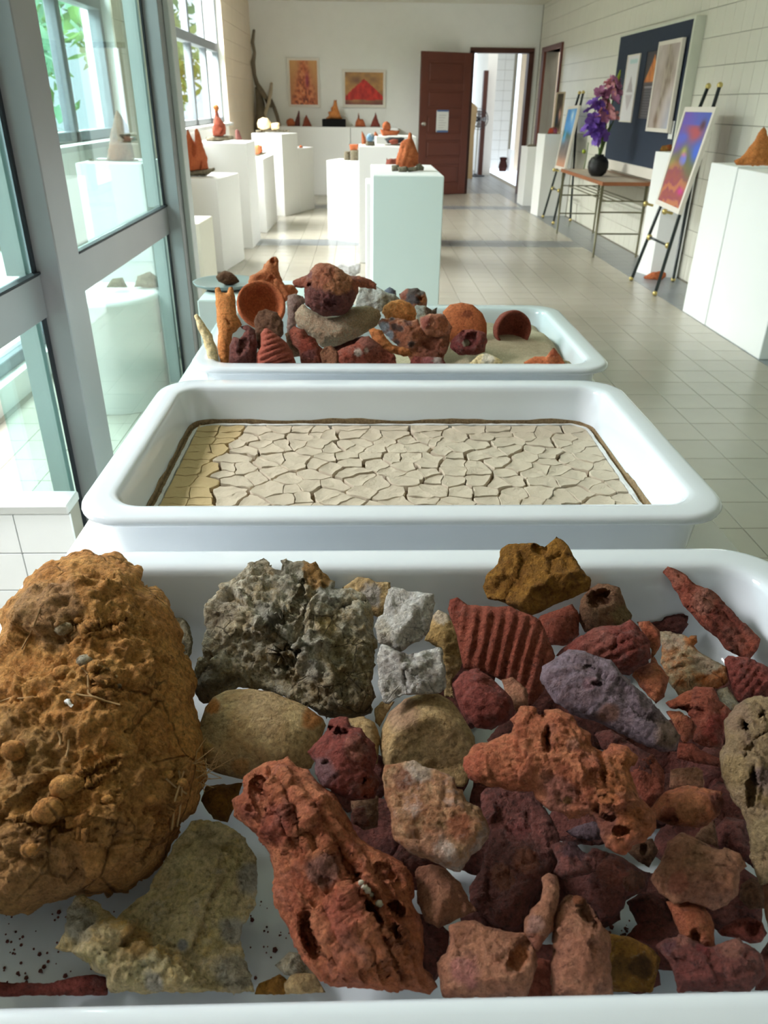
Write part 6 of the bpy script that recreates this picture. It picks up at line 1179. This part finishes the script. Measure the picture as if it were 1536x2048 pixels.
m_pur, m_pnk, m_mag = petalmat('purple_petal', (124, 84, 186)), petalmat('pink_petal', (230, 164, 168)), petalmat('mauve_petal', (190, 126, 168))
def bloom_mesh(mat, seed):
    g = np.random.default_rng(seed); V = []; Fs = []
    for k in range(6):
        a = k * math.pi / 3 + g.normal(0, .15); el = g.uniform(.2, .8); d = np.array([math.cos(a) * math.cos(el), math.sin(a) * math.cos(el), math.sin(el)]); t = np.array([-math.sin(a), math.cos(a), 0]); n0 = len(V); L = .062 * g.uniform(.8, 1.2)
        for l, w_ in ((0, .2), (.4, .75), (.75, .8), (1.0, .25)):
            for s_ in (-1, 0, 1): V.append(d * L * l + t * s_ * w_ * .026 + np.array([0, 0, .012 * abs(s_) - .02 * l * l]) + g.normal(0, .002, 3))
        Fs += [(n0 + r_ * 3 + c, n0 + r_ * 3 + c + 1, n0 + r_ * 3 + c + 4, n0 + r_ * 3 + c + 3) for r_ in range(3) for c in range(2)]
    me = bpy.data.meshes.new('bloom'); me.from_pydata([tuple(map(float, v)) for v in V], [], Fs); me.materials.append(mat); me.shade_smooth(); return me
bm = {'p': bloom_mesh(m_pur, 1), 'k': bloom_mesh(m_pnk, 2), 'm': bloom_mesh(m_mag, 3)}
mouth = np.array([vx, vY, vz + .19]); gfl = np.random.default_rng(9)
def spray(label, stem_px, blooms, leaves=(), tip=None):
    P = [mouth - np.array([0, 0, .08]), mouth] + [on_y(x, y, vY - .06) for x, y in stem_px]; t = thing('flower_spray', P[0], label, 'flower')
    MB().tube(P, .006, 6).obj('stem', m_stem, t, smooth=True)
    for x, y, k in blooms:
        o = bpy.data.objects.new('bloom', bm[k]); C.objects.link(o); o.parent = t; c = on_y(x, y, vY - .08 + gfl.uniform(-.05, .05)) - WL[t]; o.location = c.tolist(); o.rotation_euler = (gfl.uniform(.3, 1.4), gfl.uniform(-.6, .6), gfl.uniform(0, 6.28)); s_ = gfl.uniform(1.1, 1.5); o.scale = (s_, s_, s_)
    for lv in leaves:
        L = [mouth] + [on_y(x, y, vY + .05) for x, y in lv]; V = []
        for i, p in enumerate(L): w_ = .018 * (1 - i / (len(L) - .5)); V += [p + np.array([w_, 0, 0]), p - np.array([w_, 0, 0]), p + np.array([0, .004, .004])]
        mesh_obj('leaf', V, [(3 * i, 3 * i + 2, 3 * i + 5, 3 * i + 3) for i in range(len(L) - 1)] + [(3 * i + 2, 3 * i + 1, 3 * i + 4, 3 * i + 5) for i in range(len(L) - 1)], m_stem, t)
    if tip: MB().tube([on_y(x, y, vY - .06) for x, y in tip], [.014, .018, .012, .004][:len(tip)], 6).obj('bud_tip', m_tip, t, smooth=True)
spray('lower spray of purple gladiolus blooms in the black vase', [(1196, 280), (1188, 240), (1192, 205)], [(1192, 205, 'p'), (1199, 212, 'p'), (1188, 216, 'p'), (1197, 226, 'p'), (1186, 240, 'p'), (1193, 246, 'p'), (1176, 255, 'p'), (1186, 258, 'p'), (1197, 256, 'p'), (1204, 248, 'p'), (1183, 270, 'p'), (1193, 268, 'p'), (1202, 266, 'p'), (1190, 280, 'p'), (1199, 278, 'p'), (1207, 272, 'p'), (1180, 262, 'p'), (1207, 236, 'm')])
spray('pink gladiolus spray leaning right in the black vase', [(1205, 270), (1212, 220), (1222, 180), (1228, 160)], [(1226, 236, 'k'), (1221, 232, 'k'), (1212, 222, 'k'), (1218, 218, 'k'), (1201, 232, 'k'), (1209, 205, 'k'), (1218, 196, 'm'), (1226, 200, 'm'), (1214, 186, 'm'), (1205, 196, 'm'), (1222, 182, 'k'), (1230, 188, 'm'), (1218, 170, 'k'), (1226, 168, 'm'), (1200, 188, 'm'), (1232, 178, 'm')], [[(1212, 265), (1222, 248)], [(1208, 272), (1214, 252)]])
spray('tall gladiolus stem ending in a yellow-green bud tip', [(1208, 265), (1222, 215), (1234, 165)], [], [[(1214, 270), (1228, 240)]], [(1231, 172), (1235, 160), (1239, 148), (1241, 140)])
sl = MB().tube([on_y(1168, 338, vY + .35), on_y(1172, 318, vY + .35), on_y(1177, 285, vY + .35)], .005, 5).obj('grass_stem', m_stem); tag(sl, 'thin green stem with a yellow flower, standing behind the vase at left', 'flower')
MB().ball(on_y(1168, 303, vY + .35), .022).obj('yellow_bloom', m_tip, sl)

# ================================================================== DRIFTWOOD, FAN AND THINGS IN THE PASSAGE
m_drift = plain('driftwood', srgb(122, 110, 92), .85, var=.25, scale=5); m_drift2 = plain('bleached_driftwood', srgb(196, 180, 156), .85, var=.15, scale=5)
Yd = YF - .18; tw_ = thing('driftwood', (float(on_y(530, 250, Yd)[0]), Yd, z6), 'tall twisted driftwood branch in the far left corner', 'driftwood')
dpt = lambda L: [on_y(x, y, Yd + .1 * math.sin(i * 1.7)) for i, (x, y) in enumerate(L)]
MB().tube(dpt([(508, 60), (505, 85), (509, 105), (506, 125), (509, 150), (514, 168), (523, 182), (532, 196)]), [.02, .03, .025, .035, .03, .035, .04, .035], 7).obj('branch', m_drift, tw_, smooth=True)
MB().tube(dpt([(541, 200), (548, 215), (554, 232), (560, 254)]), [.03, .03, .03, .025], 7).obj('branch', m_drift, tw_, smooth=True)
MB().tube(dpt([(543, 166), (541, 185), (538, 205), (531, 225), (529, 250)]), [.02, .03, .03, .025, .03], 7).obj('branch', m_drift2, tw_, smooth=True)
MB().tube(dpt([(515, 175), (520, 205), (522, 230), (520, 262)]), [.04, .07, .09, .09], 8).obj('trunk', m_drift, tw_, smooth=True)
MB().tube(dpt([(532, 196), (536, 206), (541, 212)]), [.035, .035, .03], 7).obj('fork', m_drift, tw_, smooth=True)
Yn = 17.0; fb_ = on_z(951, 334, 0); Yn = min(float(fb_[1]), 17.2); fb_ = on_y(951, 334, Yn)
fx, fzh = float(fb_[0]), Zat(948, 238, Yn); fan = thing('pedestal_fan', (fx, Yn, 0), 'black pedestal fan standing in the passage behind the brown door', 'fan')
MB().lathe([(.20, 0), (.20, .015), (.05, .03), (.02, .05)], (fx, Yn, 0), 20).obj('base', m_gasket, fan); MB().tube([(fx, Yn, .03), (fx, Yn, fzh - .1)], .016, 8).obj('pole', m_steel, fan)
fm = MB()
for r_, dy in ((.19, 0), (.19, .08), (.14, -.03), (.09, -.045), (.14, .1)):
    fm.tube([(fx + r_ * math.cos(a), Yn + dy - .05, fzh + r_ * math.sin(a)) for a in np.linspace(0, 2 * math.pi, 25)], .004, 5, False)
for a in np.linspace(0, 2 * math.pi, 17)[:-1]: fm.tube([(fx + .03 * math.cos(a), Yn - .1, fzh + .03 * math.sin(a)), (fx + .14 * math.cos(a), Yn - .08, fzh + .14 * math.sin(a)), (fx + .19 * math.cos(a), Yn - .05, fzh + .19 * math.sin(a))], .003, 4)
fm.obj('cage', m_gasket, fan); MB().lathe([(.001, -.06), (.05, -.05), (.06, .02), (.04, .09), (.001, .1)], (fx, Yn + .03, fzh), 14, M=Matrix.Rotation(math.radians(-90), 4, 'X')).obj('motor', m_gasket, fan)
for k in range(4):
    a = k * math.pi / 2; d = np.array([math.cos(a), 0, math.sin(a)]); t2 = np.array([-math.sin(a), 0, math.cos(a)]); c = np.array([fx, Yn - .06, fzh])
    mesh_obj('blade', [c + d * .03 - t2 * .02, c + d * .15 - t2 * .05 + (0, .02, 0), c + d * .16 + t2 * .05 - (0, .02, 0), c + d * .03 + t2 * .02], [(0, 1, 2, 3)], m_alu, fan)
Yq = 16.6; m_tan_board = plain('tan_panel', srgb(176, 150, 112), .8); pts = [on_y(x, y, Yq) for x, y in ((930, 200), (945, 205), (955, 215), (948, 270), (944, 366), (922, 366))]
n = len(pts); o = mesh_obj('leaning_panel', [p + (0, -.012, 0) for p in pts] + [p + (0, .012, 0) for p in pts], [tuple(range(n)), tuple(range(n, 2 * n))[::-1]] + [(k, n + k, n + (k + 1) % n, (k + 1) % n) for k in range(n)], m_tan_board); tag(o, 'tan curved panel leaning in the passage behind the fan', 'panel')
Ys = 18.6; c_ = on_y(1006, 328, Ys); o = MB().lathe([(.001, 0), (.08, 0), (.10, .10), (.07, .22), (.09, .28), (.05, .29), (.001, .27)], (c_[0], Ys, 0), 16).obj('brown_jar', m_terra_dark, smooth=True); tag(o, 'small brown jar on the floor at the end of the passage', 'jar')
a0, a1 = float(on_y(1012, 300, 18.5)[0]), float(on_y(1026, 300, 18.5)[0]); o = MB().box(a0 + .08, a1, 18.3, 18.7, 0, Zat(1015, 300, 18.3), .004).obj('plinth', m_plinth); tag(o, 'white plinth standing in the passage beside the brown jar', 'plinth', 'white plinths in the gallery')
